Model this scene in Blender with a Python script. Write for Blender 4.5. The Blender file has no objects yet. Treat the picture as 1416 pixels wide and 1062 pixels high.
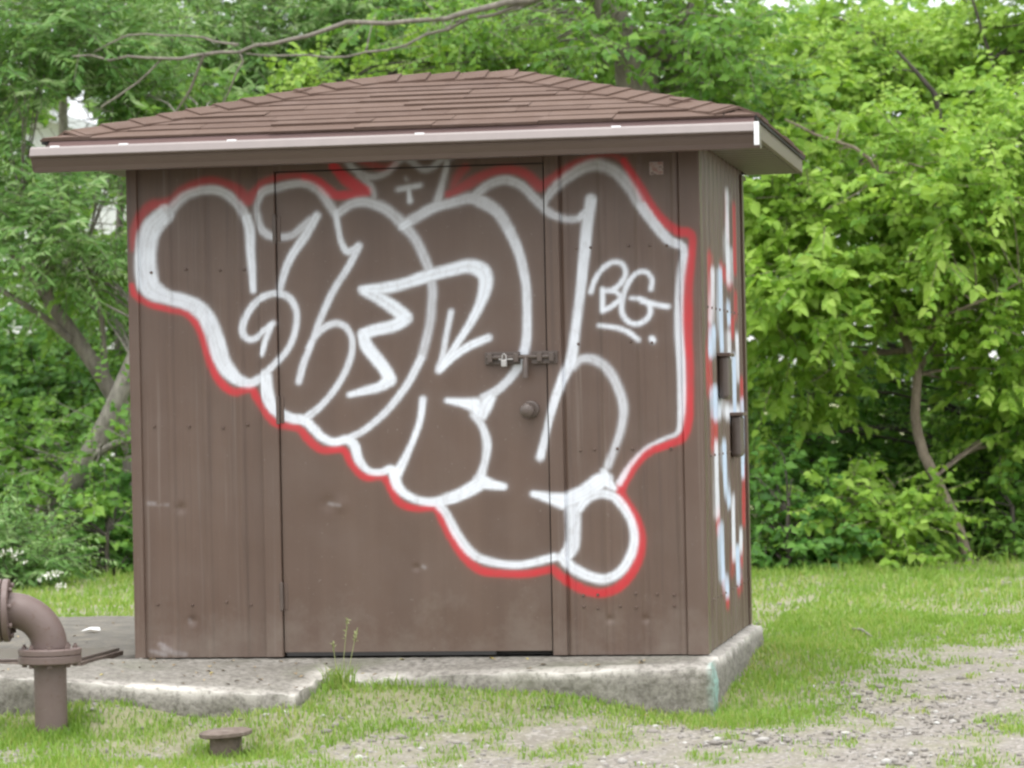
import bpy, bmesh, math, random
import numpy as np
from mathutils import Matrix, Vector, noise
random.seed(7)
RNG = np.random.default_rng(11)
S = bpy.context.scene
COL = S.collection

# ------------------------------------------------------------------ camera
FPX = 4405.35                                   # focal length for a 1416 px wide frame
CAM = np.array([3.9644, -13.1492, 1.0581])
YAW, PIT, ROL = -0.1746, 0.0061, -0.0205
_f = np.array([math.sin(YAW) * math.cos(PIT), math.cos(YAW) * math.cos(PIT), math.sin(PIT)])
_r = np.cross(_f, [0, 0, 1]); _r /= np.linalg.norm(_r)
_u = np.cross(_r, _f)
CR = _r * math.cos(ROL) + _u * math.sin(ROL)
CU = -_r * math.sin(ROL) + _u * math.cos(ROL)
cd = bpy.data.cameras.new("camera")
cam = bpy.data.objects.new("camera", cd); COL.objects.link(cam)
cd.sensor_width = 36.0
cd.lens = 36.0 * FPX / 1416.0
cd.clip_end = 3000
cam.matrix_world = Matrix(((CR[0], CU[0], -_f[0], CAM[0]), (CR[1], CU[1], -_f[1], CAM[1]),
                           (CR[2], CU[2], -_f[2], CAM[2]), (0, 0, 0, 1)))
cd.dof.use_dof = True
cd.dof.focus_distance = 13.3
cd.dof.aperture_fstop = 5.0
S.camera = cam

# ------------------------------------------------------------------ sky, sun, exposure
SUN_EL, SUN_AZ = math.radians(73), math.radians(196)      # azimuth from +y, clockwise
w = bpy.data.worlds.new("World"); S.world = w; w.use_nodes = True
nt = w.node_tree; nt.nodes.clear()
sky = nt.nodes.new("ShaderNodeTexSky"); sky.sky_type = 'NISHITA'; sky.sun_disc = False
sky.sun_elevation = SUN_EL; sky.sun_rotation = SUN_AZ
sky.dust_density = 1.0; sky.air_density = 1.0
tc = nt.nodes.new("ShaderNodeTexCoord"); sx = nt.nodes.new("ShaderNodeSeparateXYZ")
mr = nt.nodes.new("ShaderNodeMapRange")          # cloud deck: CIE overcast, three times brighter overhead than at the horizon
mr.inputs[1].default_value = 0; mr.inputs[2].default_value = 1; mr.inputs[3].default_value = 3.6; mr.inputs[4].default_value = 10.8
mx = nt.nodes.new("ShaderNodeMix"); mx.data_type = 'RGBA'; mx.inputs[0].default_value = 0.85
bg = nt.nodes.new("ShaderNodeBackground"); bg.inputs[1].default_value = 0.14
out = nt.nodes.new("ShaderNodeOutputWorld")
nt.links.new(tc.outputs["Generated"], sx.inputs[0]); nt.links.new(sx.outputs[2], mr.inputs[0])
nt.links.new(sky.outputs[0], mx.inputs[6]); nt.links.new(mr.outputs[0], mx.inputs[7])
nt.links.new(mx.outputs[2], bg.inputs[0]); nt.links.new(bg.outputs[0], out.inputs[0])
sl = bpy.data.lights.new("sun", 'SUN'); sl.energy = 0.9; sl.angle = math.radians(45); sl.color = (1.0, 0.97, 0.93)
so = bpy.data.objects.new("sun", sl); COL.objects.link(so)
sd = Vector((math.sin(SUN_AZ) * math.cos(SUN_EL), math.cos(SUN_AZ) * math.cos(SUN_EL), math.sin(SUN_EL)))
so.rotation_euler = sd.to_track_quat('Z', 'Y').to_euler(); so.location = (0, -5, 20)
S.view_settings.view_transform = 'Standard'; S.view_settings.look = 'None'
S.view_settings.gamma = 1.0; S.view_settings.use_curve_mapping = False
S.view_settings.exposure = 1.25
S.cycles.max_bounces = 7; S.cycles.diffuse_bounces = 5; S.cycles.glossy_bounces = 2
S.cycles.use_adaptive_sampling = True; S.cycles.adaptive_threshold = 0.02; S.cycles.transparent_max_bounces = 4
S.cycles.transmission_bounces = 3; S.cycles.use_denoising = True
S.cycles.filter_width = 2.5

def ray(px, py):
    return _f + CR * (px - 708) / FPX + CU * (531 - py) / FPX
def onp(px, py, ax, v):
    d = ray(px, py); return CAM + d * ((v - CAM[ax]) / d[ax])
def at(px, py, Y):
    return onp(px, py, 1, Y)
def pxm(Y):                                     # pixels per metre at depth Y
    return FPX / (Y + 13.15)

# ------------------------------------------------------------------ helpers: objects
def props(o, label=None, cat=None, group=None, kind=None):
    if label: o["label"] = label
    if cat: o["category"] = cat
    if group: o["group"] = group
    if kind: o["kind"] = kind
    return o
def thing(name, loc, label, cat, group=None):
    o = bpy.data.objects.new(name, None); o.empty_display_size = 0.2
    o.location = loc; COL.objects.link(o)
    return props(o, label, cat, group)
def link(name, me, mat, parent=None, loc=None):
    o = bpy.data.objects.new(name, me); COL.objects.link(o)
    if mat is not None and not me.materials: me.materials.append(mat)
    if parent is not None:
        o.parent = parent
        base = Vector((0, 0, 0))
        if parent.type == 'EMPTY': base = -Vector(parent.location)
        o.location = base + (Vector(loc) if loc is not None else Vector((0, 0, 0)))
    elif loc is not None:
        o.location = loc
    return o
def fast(name, V, quads=None, tris=None, smooth=False, attrs=None):
    V = np.asarray(V, np.float32).reshape(-1, 3)
    nq = 0 if quads is None else len(quads); nt_ = 0 if tris is None else len(tris)
    me = bpy.data.meshes.new(name)
    me.vertices.add(len(V)); me.vertices.foreach_set("co", V.ravel())
    idx = []
    if nq: idx.append(np.asarray(quads, np.int32).ravel())
    if nt_: idx.append(np.asarray(tris, np.int32).ravel())
    idx = np.concatenate(idx)
    me.loops.add(len(idx)); me.loops.foreach_set("vertex_index", idx)
    me.polygons.add(nq + nt_)
    st = np.concatenate([np.arange(nq) * 4, nq * 4 + np.arange(nt_) * 3]).astype(np.int32)
    me.polygons.foreach_set("loop_start", st)
    me.update(calc_edges=True)
    if smooth: me.polygons.foreach_set("use_smooth", np.ones(nq + nt_, bool))
    for k, a in (attrs or {}).items():
        at_ = me.attributes.new(k, 'FLOAT', 'POINT'); at_.data.foreach_set("value", np.asarray(a, np.float32))
    me.validate()
    return me
def box_me(name, x0, x1, y0, y1, z0, z1, bev=0.0):
    bm = bmesh.new(); bmesh.ops.create_cube(bm, size=1)
    for v in bm.verts:
        v.co = ((x0 + x1) / 2 + v.co.x * (x1 - x0), (y0 + y1) / 2 + v.co.y * (y1 - y0), (z0 + z1) / 2 + v.co.z * (z1 - z0))
    if bev: bmesh.ops.bevel(bm, geom=bm.edges[:], offset=bev, segments=2, affect='EDGES', profile=0.5)
    me = bpy.data.meshes.new(name); bm.to_mesh(me); bm.free(); return me
def extrude_x(name, prof, x0, x1, close=True):
    n = len(prof)
    V = [(x0, y, z) for y, z in prof] + [(x1, y, z) for y, z in prof]
    Fc = [(i, (i + 1) % n, n + (i + 1) % n, n + i) for i in range(n if close else n - 1)]
    if close: Fc += [tuple(range(n))[::-1], tuple(range(n, 2 * n))]
    me = bpy.data.meshes.new(name); me.from_pydata(V, [], Fc); me.validate()
    bm = bmesh.new(); bm.from_mesh(me); bmesh.ops.recalc_face_normals(bm, faces=bm.faces[:]); bm.to_mesh(me); bm.free()
    return me
def lathe(name, prof, n=24, axis='Z', at_=(0, 0, 0)):
    V = []; 
    for r, h in prof:
        for k in range(n):
            a = 2 * math.pi * k / n
            p = (r * math.cos(a), r * math.sin(a), h)
            if axis == 'Y': p = (p[0], p[2], p[1])
            if axis == 'X': p = (p[2], p[0], p[1])
            V.append((p[0] + at_[0], p[1] + at_[1], p[2] + at_[2]))
    m = len(prof)
    Fc = [(i * n + k, i * n + (k + 1) % n, (i + 1) * n + (k + 1) % n, (i + 1) * n + k) for i in range(m - 1) for k in range(n)]
    Fc += [tuple(range(n))[::-1], tuple(range((m - 1) * n, m * n))]
    me = bpy.data.meshes.new(name); me.from_pydata(V, [], Fc)
    bm = bmesh.new(); bm.from_mesh(me); bmesh.ops.recalc_face_normals(bm, faces=bm.faces[:])
    for f in bm.faces: f.smooth = len(f.verts) == 4
    for e in bm.edges:
        if len(e.link_faces) == 2 and e.calc_face_angle() > 0.6: e.smooth = False
    bm.to_mesh(me); bm.free(); return me
def tube_arrays(path, rad, n=7):
    P = np.asarray(path, float); m = len(P); rad = np.broadcast_to(np.asarray(rad, float), (m,))
    T = np.gradient(P, axis=0); T /= np.linalg.norm(T, axis=1)[:, None] + 1e-9
    ref = np.array([0.3, 0.9, 0.2]) if abs(T[:, 2]).mean() > 0.8 else np.array([0, 0, 1.0])
    A = np.cross(T, ref); A /= np.linalg.norm(A, axis=1)[:, None] + 1e-9
    B = np.cross(T, A)
    ang = np.arange(n) * 2 * math.pi / n
    V = P[:, None, :] + rad[:, None, None] * (np.cos(ang)[None, :, None] * A[:, None, :] + np.sin(ang)[None, :, None] * B[:, None, :])
    i, k = np.meshgrid(np.arange(m - 1), np.arange(n), indexing='ij')
    q = np.stack([i * n + k, i * n + (k + 1) % n, (i + 1) * n + (k + 1) % n, (i + 1) * n + k], -1).reshape(-1, 4)
    return V.reshape(-1, 3), q
def tubes(name, lst, n=7):
    Vs, Qs, o = [], [], 0
    for path, rad in lst:
        V, q = tube_arrays(path, rad, n); Vs.append(V); Qs.append(q + o); o += len(V)
    return fast(name, np.concatenate(Vs), quads=np.concatenate(Qs), smooth=True)
def spline(pts, step):
    P = np.asarray(pts, float)
    if len(P) == 1: return P
    Q = np.vstack([2 * P[0] - P[1], P, 2 * P[-1] - P[-2]]); outp = []
    for i in range(1, len(Q) - 2):
        n = max(2, int(np.linalg.norm((Q[i + 1] - Q[i])[:2]) / step)) if step else 6
        t = np.linspace(0, 1, n, endpoint=False)[:, None]
        a, b, c, d = Q[i - 1], Q[i], Q[i + 1], Q[i + 2]
        outp.append(0.5 * ((2 * b) + (c - a) * t + (2 * a - 5 * b + 4 * c - d) * t ** 2 + (3 * b - a - 3 * c + d) * t ** 3))
    outp.append(P[-1:]); return np.vstack(outp)

# ------------------------------------------------------------------ helpers: materials
class NM:
    def __init__(s, name):
        s.m = bpy.data.materials.new(name); s.m.use_nodes = True; s.t = s.m.node_tree; s.t.nodes.clear()
        s.out = s.t.nodes.new("ShaderNodeOutputMaterial"); s.b = s.t.nodes.new("ShaderNodeBsdfPrincipled")
        s.t.links.new(s.b.outputs[0], s.out.inputs[0])
    def n(s, typ, **kw):
        x = s.t.nodes.new("ShaderNode" + typ)
        for k, v in kw.items(): setattr(x, k, v)
        return x
    def L(s, a, b): s.t.links.new(a, b)
    def coord(s, scale=(1, 1, 1)):
        tc = s.n("TexCoord"); mp = s.n("Mapping"); mp.inputs[3].default_value = scale
        s.L(tc.outputs[3] if False else tc.outputs["Object"], mp.inputs[0]); return mp.outputs[0]
    def noise(s, scale, detail=4, rough=.55, vec=None):
        x = s.n("TexNoise"); x.inputs["Scale"].default_value = scale; x.inputs["Detail"].default_value = detail
        x.inputs["Roughness"].default_value = rough
        s.L(vec if vec is not None else s.coord(), x.inputs["Vector"]); return x.outputs[0]
    def ramp(s, fac, stops):
        r = s.n("ValToRGB"); e = r.color_ramp.elements
        while len(e) < len(stops): e.new(0.5)
        for i, (p, c) in enumerate(stops):
            e[i].position = p; e[i].color = (*c, 1) if len(c) == 3 else c
        s.L(fac, r.inputs[0]); return r.outputs[0]
    def mix(s, fac, a, b, blend='MIX'):
        x = s.n("Mix", data_type='RGBA', blend_type=blend)
        for sock, v in ((x.inputs[0], fac), (x.inputs[6], a), (x.inputs[7], b)):
            if isinstance(v, (int, float)): sock.default_value = v
            elif isinstance(v, tuple): sock.default_value = (*v, 1)
            else: s.L(v, sock)
        return x.outputs[2]
    def math(s, op, a, b=0.5, clamp=False):
        x = s.n("Math", operation=op, use_clamp=clamp)
        for sock, v in ((x.inputs[0], a), (x.inputs[1], b)):
            if isinstance(v, (int, float)): sock.default_value = v
            else: s.L(v, sock)
        return x.outputs[0]
    def attr(s, name):
        a = s.n("Attribute"); a.attribute_name = name; return a.outputs["Fac"]
    def fin(s, col, rough=.6, bump=None, strength=.3, dist=.01, metal=0.0, spec=None):
        if isinstance(col, tuple): s.b.inputs["Base Color"].default_value = (*col, 1)
        else: s.L(col, s.b.inputs["Base Color"])
        if isinstance(rough, (int, float)): s.b.inputs["Roughness"].default_value = rough
        else: s.L(rough, s.b.inputs["Roughness"])
        s.b.inputs["Metallic"].default_value = metal
        if spec is not None: s.b.inputs["Specular IOR Level"].default_value = spec
        if bump is not None:
            bp = s.n("Bump"); bp.inputs["Strength"].default_value = strength; bp.inputs["Distance"].default_value = dist
            s.L(bump, bp.inputs["Height"]); s.L(bp.outputs[0], s.b.inputs["Normal"])
        return s.m

BROWN = (0.165, 0.117, 0.097)
def mat_wall(streak=1.0, name="brown_sheet_metal"):
    s = NM(name)
    st = s.noise(9, 5, .6, s.coord((1, 1, .08)))
    bl = s.noise(3.5, 5, .6)
    c = s.mix(s.ramp(st, [(.35, (0, 0, 0)), (.65, (1, 1, 1))]), (0.106, 0.067, 0.049), (0.122, 0.078, 0.057))
    c = s.mix(s.ramp(bl, [(.45, (0, 0, 0)), (.7, (.35, .35, .35))]), c, (0.140, 0.102, 0.082))
    sp = s.noise(60, 2, .5)
    c = s.mix(s.ramp(sp, [(.70, (0, 0, 0)), (.78, (.5, .5, .5))]), c, (0.20, 0.17, 0.15))
    # dust splashed up from the slab and pale rain runs
    sp2 = s.n("SeparateXYZ"); tcc = s.n("TexCoord"); s.L(tcc.outputs["Object"], sp2.inputs[0])
    low = s.math('SUBTRACT', s.ramp(s.noise(5, 5, .7), [(.3, (.0, .0, .0)), (.7, (.42, .42, .42))]), sp2.outputs[2], True)
    c = s.mix(s.math('MULTIPLY', low, 1.5, True), c, (0.20, 0.165, 0.135))
    run = s.noise(30, 3, .6, s.coord((1, 1, .02)))
    c = s.mix(s.ramp(run, [(.60, (0, 0, 0)), (.72, (.45 * streak,) * 3)]), c, (0.19, 0.15, 0.125))
    c = s.mix(s.ramp(s.noise(22, 3, .6, s.coord((1, 1, .03))), [(.30, (.45 * streak,) * 3), (.42, (0, 0, 0))]), c, (0.072, 0.047, 0.036))
    # spray paint
    pn = s.noise(16, 4, .65, s.coord((1, 1, .6)))
    red = s.math('MULTIPLY', s.attr("red"), s.ramp(pn, [(.3, (.78, .78, .78)), (.6, (1, 1, 1))]))
    c = s.mix(red, c, (0.52, 0.020, 0.028))
    wn = s.ramp(s.noise(26, 4, .7, s.coord((1, 1, .55))), [(.30, (.80, .80, .80)), (.50, (1, 1, 1))])
    wh = s.math('MULTIPLY', s.attr("white"), wn)
    c = s.mix(wh, c, (0.82, 0.86, 0.92))
    c = s.mix(s.attr("blue"), c, (0.42, 0.60, 0.82))
    c = s.mix(s.math('MULTIPLY', s.attr("scuff"), s.ramp(s.noise(14, 4, .7), [(.3, (0, 0, 0)), (.6, (.9, .9, .9))])), c, (0.27, 0.24, 0.23))
    return s.fin(c, .42, s.noise(220, 2, .5), .06, .002)
def mat_brown(name, col=BROWN, rough=.45, var=.25):
    s = NM(name); n = s.noise(14, 5, .6)
    a = tuple(v * (1 - var) for v in col); b = tuple(min(1, v * (1 + var)) for v in col)
    return s.fin(s.mix(n, a, b), rough, s.noise(120, 3), .08, .002)
def mat_concrete():
    s = NM("weathered_concrete")
    n1 = s.noise(5, 6, .65); n2 = s.noise(38, 5, .7); n3 = s.noise(1.6, 3)
    c = s.mix(s.ramp(n1, [(.3, (0, 0, 0)), (.7, (1, 1, 1))]), (0.20, 0.185, 0.155), (0.32, 0.30, 0.265))
    c = s.mix(s.ramp(n2, [(.38, (.85, .85, .85)), (.6, (0, 0, 0))]), c, (0.105, 0.095, 0.078))
    c = s.mix(s.ramp(n3, [(.55, (0, 0, 0)), (.7, (.5, .5, .5))]), c, (0.13, 0.135, 0.085))
    c = s.mix(s.math('MULTIPLY', s.attr("worn"), s.ramp(n2, [(.3, (.25, .25, .25)), (.5, (1, 1, 1))])), c, (0.54, 0.51, 0.46))
    c = s.mix(s.math('MULTIPLY', s.attr("teal"), s.ramp(n2, [(.35, (.2, .2, .2)), (.6, (1, 1, 1))])), c, (0.25, 0.52, 0.46))
    return s.fin(c, .9, n2, .6, .012)
def mat_shingle():
    s = NM("asphalt_shingle")
    oi = s.n("ObjectInfo"); n = s.noise(240, 3, .7); n2 = s.noise(7, 4, .6)
    c = s.ramp(oi.outputs["Random"], [(0, (0.110, 0.070, 0.052)), (.5, (0.126, 0.082, 0.061)), (1, (0.140, 0.093, 0.070))])
    c = s.mix(s.ramp(n, [(.35, (.6, .6, .6)), (.62, (0, 0, 0))]), c, (0.085, 0.058, 0.05))
    c = s.mix(s.ramp(n2, [(.5, (0, 0, 0)), (.75, (.5, .5, .5))]), c, (0.165, 0.118, 0.098))
    return s.fin(c, .95, n, .5, .004, spec=.2)
def mat_simple(name, col, rough=.6, metal=0.0, var=.2, scale=20):
    s = NM(name); n = s.noise(scale, 4)
    a = tuple(v * (1 - var) for v in col); b = tuple(min(1, v * (1 + var)) for v in col)
    return s.fin(s.mix(n, a, b), rough, metal=metal)
def mat_rust():
    s = NM("rusty_cast_iron"); n = s.noise(22, 5, .7)
    c = s.ramp(n, [(.3, (0.08, 0.06, 0.048)), (.55, (0.15, 0.115, 0.092)), (.75, (0.24, 0.205, 0.175))])
    return s.fin(c, .85, n, .5, .01)
def mat_bark(name, a, b, sc=18):
    s = NM(name); n = s.noise(sc, 6, .7, s.coord((1, 1, .35)))
    return s.fin(s.ramp(n, [(.32, a), (.68, b)]), .9, n, .7, .02)
def mat_leaf(name, dark, mid, light, trans=.45):
    s = NM(name); v = s.attr("var")
    c = s.ramp(v, [(0, dark), (.5, mid), (1, light)])
    s.b.inputs["Roughness"].default_value = .5
    s.b.inputs["Specular IOR Level"].default_value = .35
    s.L(c, s.b.inputs["Base Color"])
    tr = s.n("BsdfTranslucent"); hs = s.mix(.35, c, (0.30, 0.42, 0.03)); s.L(hs, tr.inputs[0])
    ms = s.n("MixShader"); ms.inputs[0].default_value = trans
    s.L(s.b.outputs[0], ms.inputs[1]); s.L(tr.outputs[0], ms.inputs[2]); s.L(ms.outputs[0], s.out.inputs[0])
    return s.m

def mat_pipe():
    s = NM("brown_pipe_paint"); n = s.noise(9, 5, .65); n2 = s.noise(34, 5, .75)
    c = s.mix(n, (0.115, 0.080, 0.070), (0.170, 0.124, 0.110))
    c = s.mix(s.ramp(n2, [(.60, (0, 0, 0)), (.68, (.8, .8, .8))]), c, (0.11, 0.058, 0.036))
    c = s.mix(s.ramp(n2, [(.28, (.7, .7, .7)), (.36, (0, 0, 0))]), c, (0.25, 0.21, 0.19))
    return s.fin(c, s.ramp(n2, [(.3, (.35, .35, .35)), (.7, (.7, .7, .7))]), n2, .25, .006)
M = dict(wall=mat_wall(), doorpaint=mat_wall(.12, "brown_door_paint"), trim=mat_brown("brown_trim", (0.118, 0.078, 0.060), .42, .1), gutter=mat_brown("brown_gutter", (0.118, 0.083, 0.070), .35, .08),
         vent=mat_brown("brown_vent", (0.105, 0.08, 0.066), .45, .2), lip=mat_brown("gutter_lip_sheen", (0.215, 0.18, 0.168), .35, .12), flash=mat_brown("brown_flashing", (0.175, 0.100, 0.088), .5, .08), soffit=mat_brown("brown_soffit", (0.095, 0.078, 0.052), .5, .1), fascia=mat_brown("tan_fascia", (0.145, 0.118, 0.085), .5, .12),
         concrete=mat_concrete(), shingle=mat_shingle(), rust=mat_rust(),
         dark=mat_simple("dark_gap", (0.03, 0.027, 0.025), .8), zinc=mat_simple("zinc_plate", (0.80, 0.80, 0.80), .35, .0, .06),
         steel=mat_simple("worn_steel", (0.45, 0.43, 0.41), .35, .6), bolt=mat_brown("brown_hardware", (0.10, 0.075, 0.062), .4, .25),
         brass=mat_simple("brass", (0.75, 0.58, 0.28), .35, .5), pipe=mat_pipe(),
         black=mat_simple("black_edge", (0.025, 0.023, 0.022), .7), white=mat_simple("white_scrap", (0.8, 0.8, 0.78), .7), sticker=None)

# ------------------------------------------------------------------ ground
W, D, H = 2.44, 1.78, 2.087
GP = np.array([(2.6, -.45, -.225), (3.5, -.5, -.24), (4.5, -.5, -.25), (1.65, -.4, -.125), (1.3, -.4, -.10), (1.05, -.45, -.095), (.95, -.95, -.13), (.1, -.95, -.105),
      (-.6, -1, -.11), (-1.5, -1, -.11), (-.1, -1.4, -.235), (-.06, -1.18, -.215), (.25, -1.25, -.215), (-.5, -1.3, -.21), (.74, -1.45, -.275), (.74, -1.36, -.268), (2, -1.3, -.26), (2, -2, -.275), (-.5, -2, -.26), (4, -2, -.28), (1.2, -1.0, -.19), (1.7, -.9, -.215),
      (2.6, 1.4, -.11), (2.6, .5, -.165), (3.5, 1.5, -.17), (4.5, 1.5, -.2), (2.6, 4, -.11), (3.5, 4, -.13), (2, 8, -.12), (3.5, 8, -.14), (-3, 8, -.08),
      (-2, 3.6, -.05), (0, 3, -.06), (-2, 1.5, -.06), (0, 6, -.09), (1, 1, -.12), (5, 12, -.1), (-5, 12, -.02), (0, 14, -.05), (4, -13, -.35), (0, -8, -.3), (8, -8, -.3), (-6, -4, -.28), (9, 3, -.25), (-8, 4, -.1)])
def gz(x, y):
    x = np.asarray(x, float); y = np.asarray(y, float)
    d2 = (x[..., None] - GP[:, 0]) ** 2 + (y[..., None] - GP[:, 1]) ** 2 + .01
    wt = 1 / d2 ** 1.7
    return (wt * GP[:, 2]).sum(-1) / wt.sum(-1)
_pn = RNG.uniform(0, 6.28, (40,)); _pk = RNG.normal(0, 1, (40, 2)); _pa = RNG.uniform(.6, 1.6, 40)
def fnoise(x, y, f=1.0, seed=0):
    s = np.zeros(np.shape(x))
    for i in range(seed % 7, 40, 2):
        s = s + np.sin((x * _pk[i, 0] + y * _pk[i, 1]) * f * (1 + .18 * i) + _pn[i]) * _pa[i] / (1 + .05 * i)
    return s / 5.2
def sstep(a, b, v):
    t = np.clip((v - a) / (b - a), 0, 1); return t * t * (3 - 2 * t)
def grass_mask(x, y):
    n = fnoise(x, y, 1.6); n2 = fnoise(x, y, 5.0, 1)
    left = (1 - sstep(1.1, 2.1, x + .5 * n + .6 * (-.9 - y))) * sstep(-1.95, -1.35, y + .12 * n)
    left = np.maximum(left, (.62 + .38 * sstep(-.4, .4, n2)) * (1 - sstep(.9, 1.7, x)) * (y < 0))
    left = np.maximum(left, (.34 + .40 * sstep(-.5, .5, n2 + .5 * n)) * (1 - sstep(1.7, 3.0, x)) * (y < 0) * (1 - .75 * sstep(1.15, 1.75, -y) * sstep(1.0, 2.0, x)))
    left = np.maximum(left, .62 * sstep(-.3, .7, fnoise(x, y, 3.0, 3) + .35 * n2))
    foot = .8 * (1 - sstep(.10, .40, np.abs(y + .48) + .12 * n2)) * (x < 2.75) * (x > .8)
    strip = (1 - sstep(.05, .65, (x - 2.55) - .06 * (y + .6) + .20 * n + .12 * n2)) * (x > 2.45) * sstep(-.95, -.7, y)
    back = sstep(1.8, 5.0, y - .9 * (x - 3.0) + .7 * n + .5 * n2)
    back = back * (.46 + .40 * sstep(-.35, .45, n2 + .6 * fnoise(x, y, 2.2, 5)))
    back = np.where((y > 6.3) & (y < 7.6) & (x > 2.5), back * (.25 + .5 * sstep(-.3, .6, n2)), back)
    m = np.maximum.reduce([left * (.72 + .28 * n2), foot, strip, back])
    m = np.clip(m + .10 * n2 + .06 * n, 0, 1)
    m = np.where((x < 0.02) & (y > -.85) & (y < 3.0) & (x > -2.6), 0, m)          # paved area
    return np.where(y > 8.2, 1.0, m)
def mat_ground():
    s = NM("gravelly_soil")
    n1 = s.noise(4, 6, .65); n2 = s.noise(55, 5, .75); vor = s.n("TexVoronoi"); vor.inputs["Scale"].default_value = 65
    s.L(s.coord(), vor.inputs["Vector"])
    c = s.mix(n1, (0.195, 0.178, 0.152), (0.275, 0.255, 0.226))
    c = s.mix(s.ramp(n2, [(.35, (.8, .8, .8)), (.6, (0, 0, 0))]), c, (0.20, 0.17, 0.135))
    bwv = s.n("RGBToBW"); s.L(vor.outputs["Color"], bwv.inputs[0])
    c = s.mix(s.ramp(bwv.outputs[0], [(.55, (0, 0, 0)), (.8, (.7, .7, .7))]), c, (0.40, 0.37, 0.34))
    c = s.mix(s.math('MULTIPLY', s.attr("grass"), .85), c, s.mix(n1, (0.19, 0.21, 0.08), (0.28, 0.265, 0.13)))
    return s.fin(c, .95, n2, .8, .015)
gx = np.concatenate([[-400, -150, -60, -30, -16, -10], np.arange(-7, 8.01, .1), [10, 16, 30, 60, 150, 400]])
gy = np.concatenate([[-300, -100, -40, -20, -14, -9, -6, -4], np.arange(-3, 14.01, .1), [16, 20, 26, 34, 50, 90, 200, 600]])
X, Y = np.meshgrid(gx, gy)
Z = gz(X, Y) + .008 * fnoise(X, Y, 4)
inside = (X > 0.02) & (X < 2.42) & (Y > -.05) & (Y < 1.7)
Z = np.where(inside, -.18, Z)
nx, ny = len(gx), len(gy)
ii, jj = np.meshgrid(np.arange(nx - 1), np.arange(ny - 1))
q = np.stack([jj * nx + ii, jj * nx + ii + 1, (jj + 1) * nx + ii + 1, (jj + 1) * nx + ii], -1).reshape(-1, 4)
g = link("ground", fast("ground", np.stack([X, Y, Z], -1), quads=q, smooth=True, attrs=dict(grass=grass_mask(X, Y).ravel())), mat_ground())
props(g, kind="structure")

# unseen dark tar sheet, added to cut ground bounce onto the wall
s_ = NM("added_road_tar"); rn = s_.noise(90, 4, .7)
rmat = s_.fin(s_.ramp(rn, [(.3, (0.04, 0.04, 0.04)), (.7, (0.075, 0.073, 0.07))]), .9, rn, .5, .006)
rx = np.linspace(-60, 60, 40); ry = np.linspace(-24, -4.2, 12); RX, RY = np.meshgrid(rx, ry); RZ_ = np.maximum(gz(RX, RY), -.31) + .035
ii, jj = np.meshgrid(np.arange(39), np.arange(11))
props(link("added_road", fast("added_road", np.stack([RX, RY, RZ_], -1), quads=np.stack([jj * 40 + ii, jj * 40 + ii + 1, (jj + 1) * 40 + ii + 1, (jj + 1) * 40 + ii], -1).reshape(-1, 4), smooth=True), rmat), kind="structure")
# dark old paving left of the shed
def mat_paving():
    s = NM("old_asphalt"); n = s.noise(7, 6, .7); n2 = s.noise(60, 4, .7)
    c = s.ramp(n, [(.3, (0.075, 0.07, 0.06)), (.55, (0.13, 0.12, 0.10)), (.72, (0.22, 0.19, 0.14))])
    c = s.mix(s.ramp(n2, [(.55, (0, 0, 0)), (.75, (.6, .6, .6))]), c, (0.28, 0.22, 0.14))
    return s.fin(c, .9, n2, .5, .01)
px_ = np.linspace(-2.7, -0.03, 40); py_ = np.linspace(-.02, 2.95, 40); PX, PY = np.meshgrid(px_, py_)
PZ = -.008 + .006 * fnoise(PX, PY, 3); PZ[-1] -= .12; PZ[0] -= .1; PZ[:, 0] -= .1; PZ[:, -1] -= .1
PY[-1] -= .01
ii, jj = np.meshgrid(np.arange(39), np.arange(39))
q = np.stack([jj * 40 + ii, jj * 40 + ii + 1, (jj + 1) * 40 + ii + 1, (jj + 1) * 40 + ii], -1).reshape(-1, 4)
props(link("pavement", fast("pavement", np.stack([PX, PY + .05 * fnoise(PX, PY, 2) * (PY > 2), PZ], -1), quads=q, smooth=True), mat_paving()), kind="structure")

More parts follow.
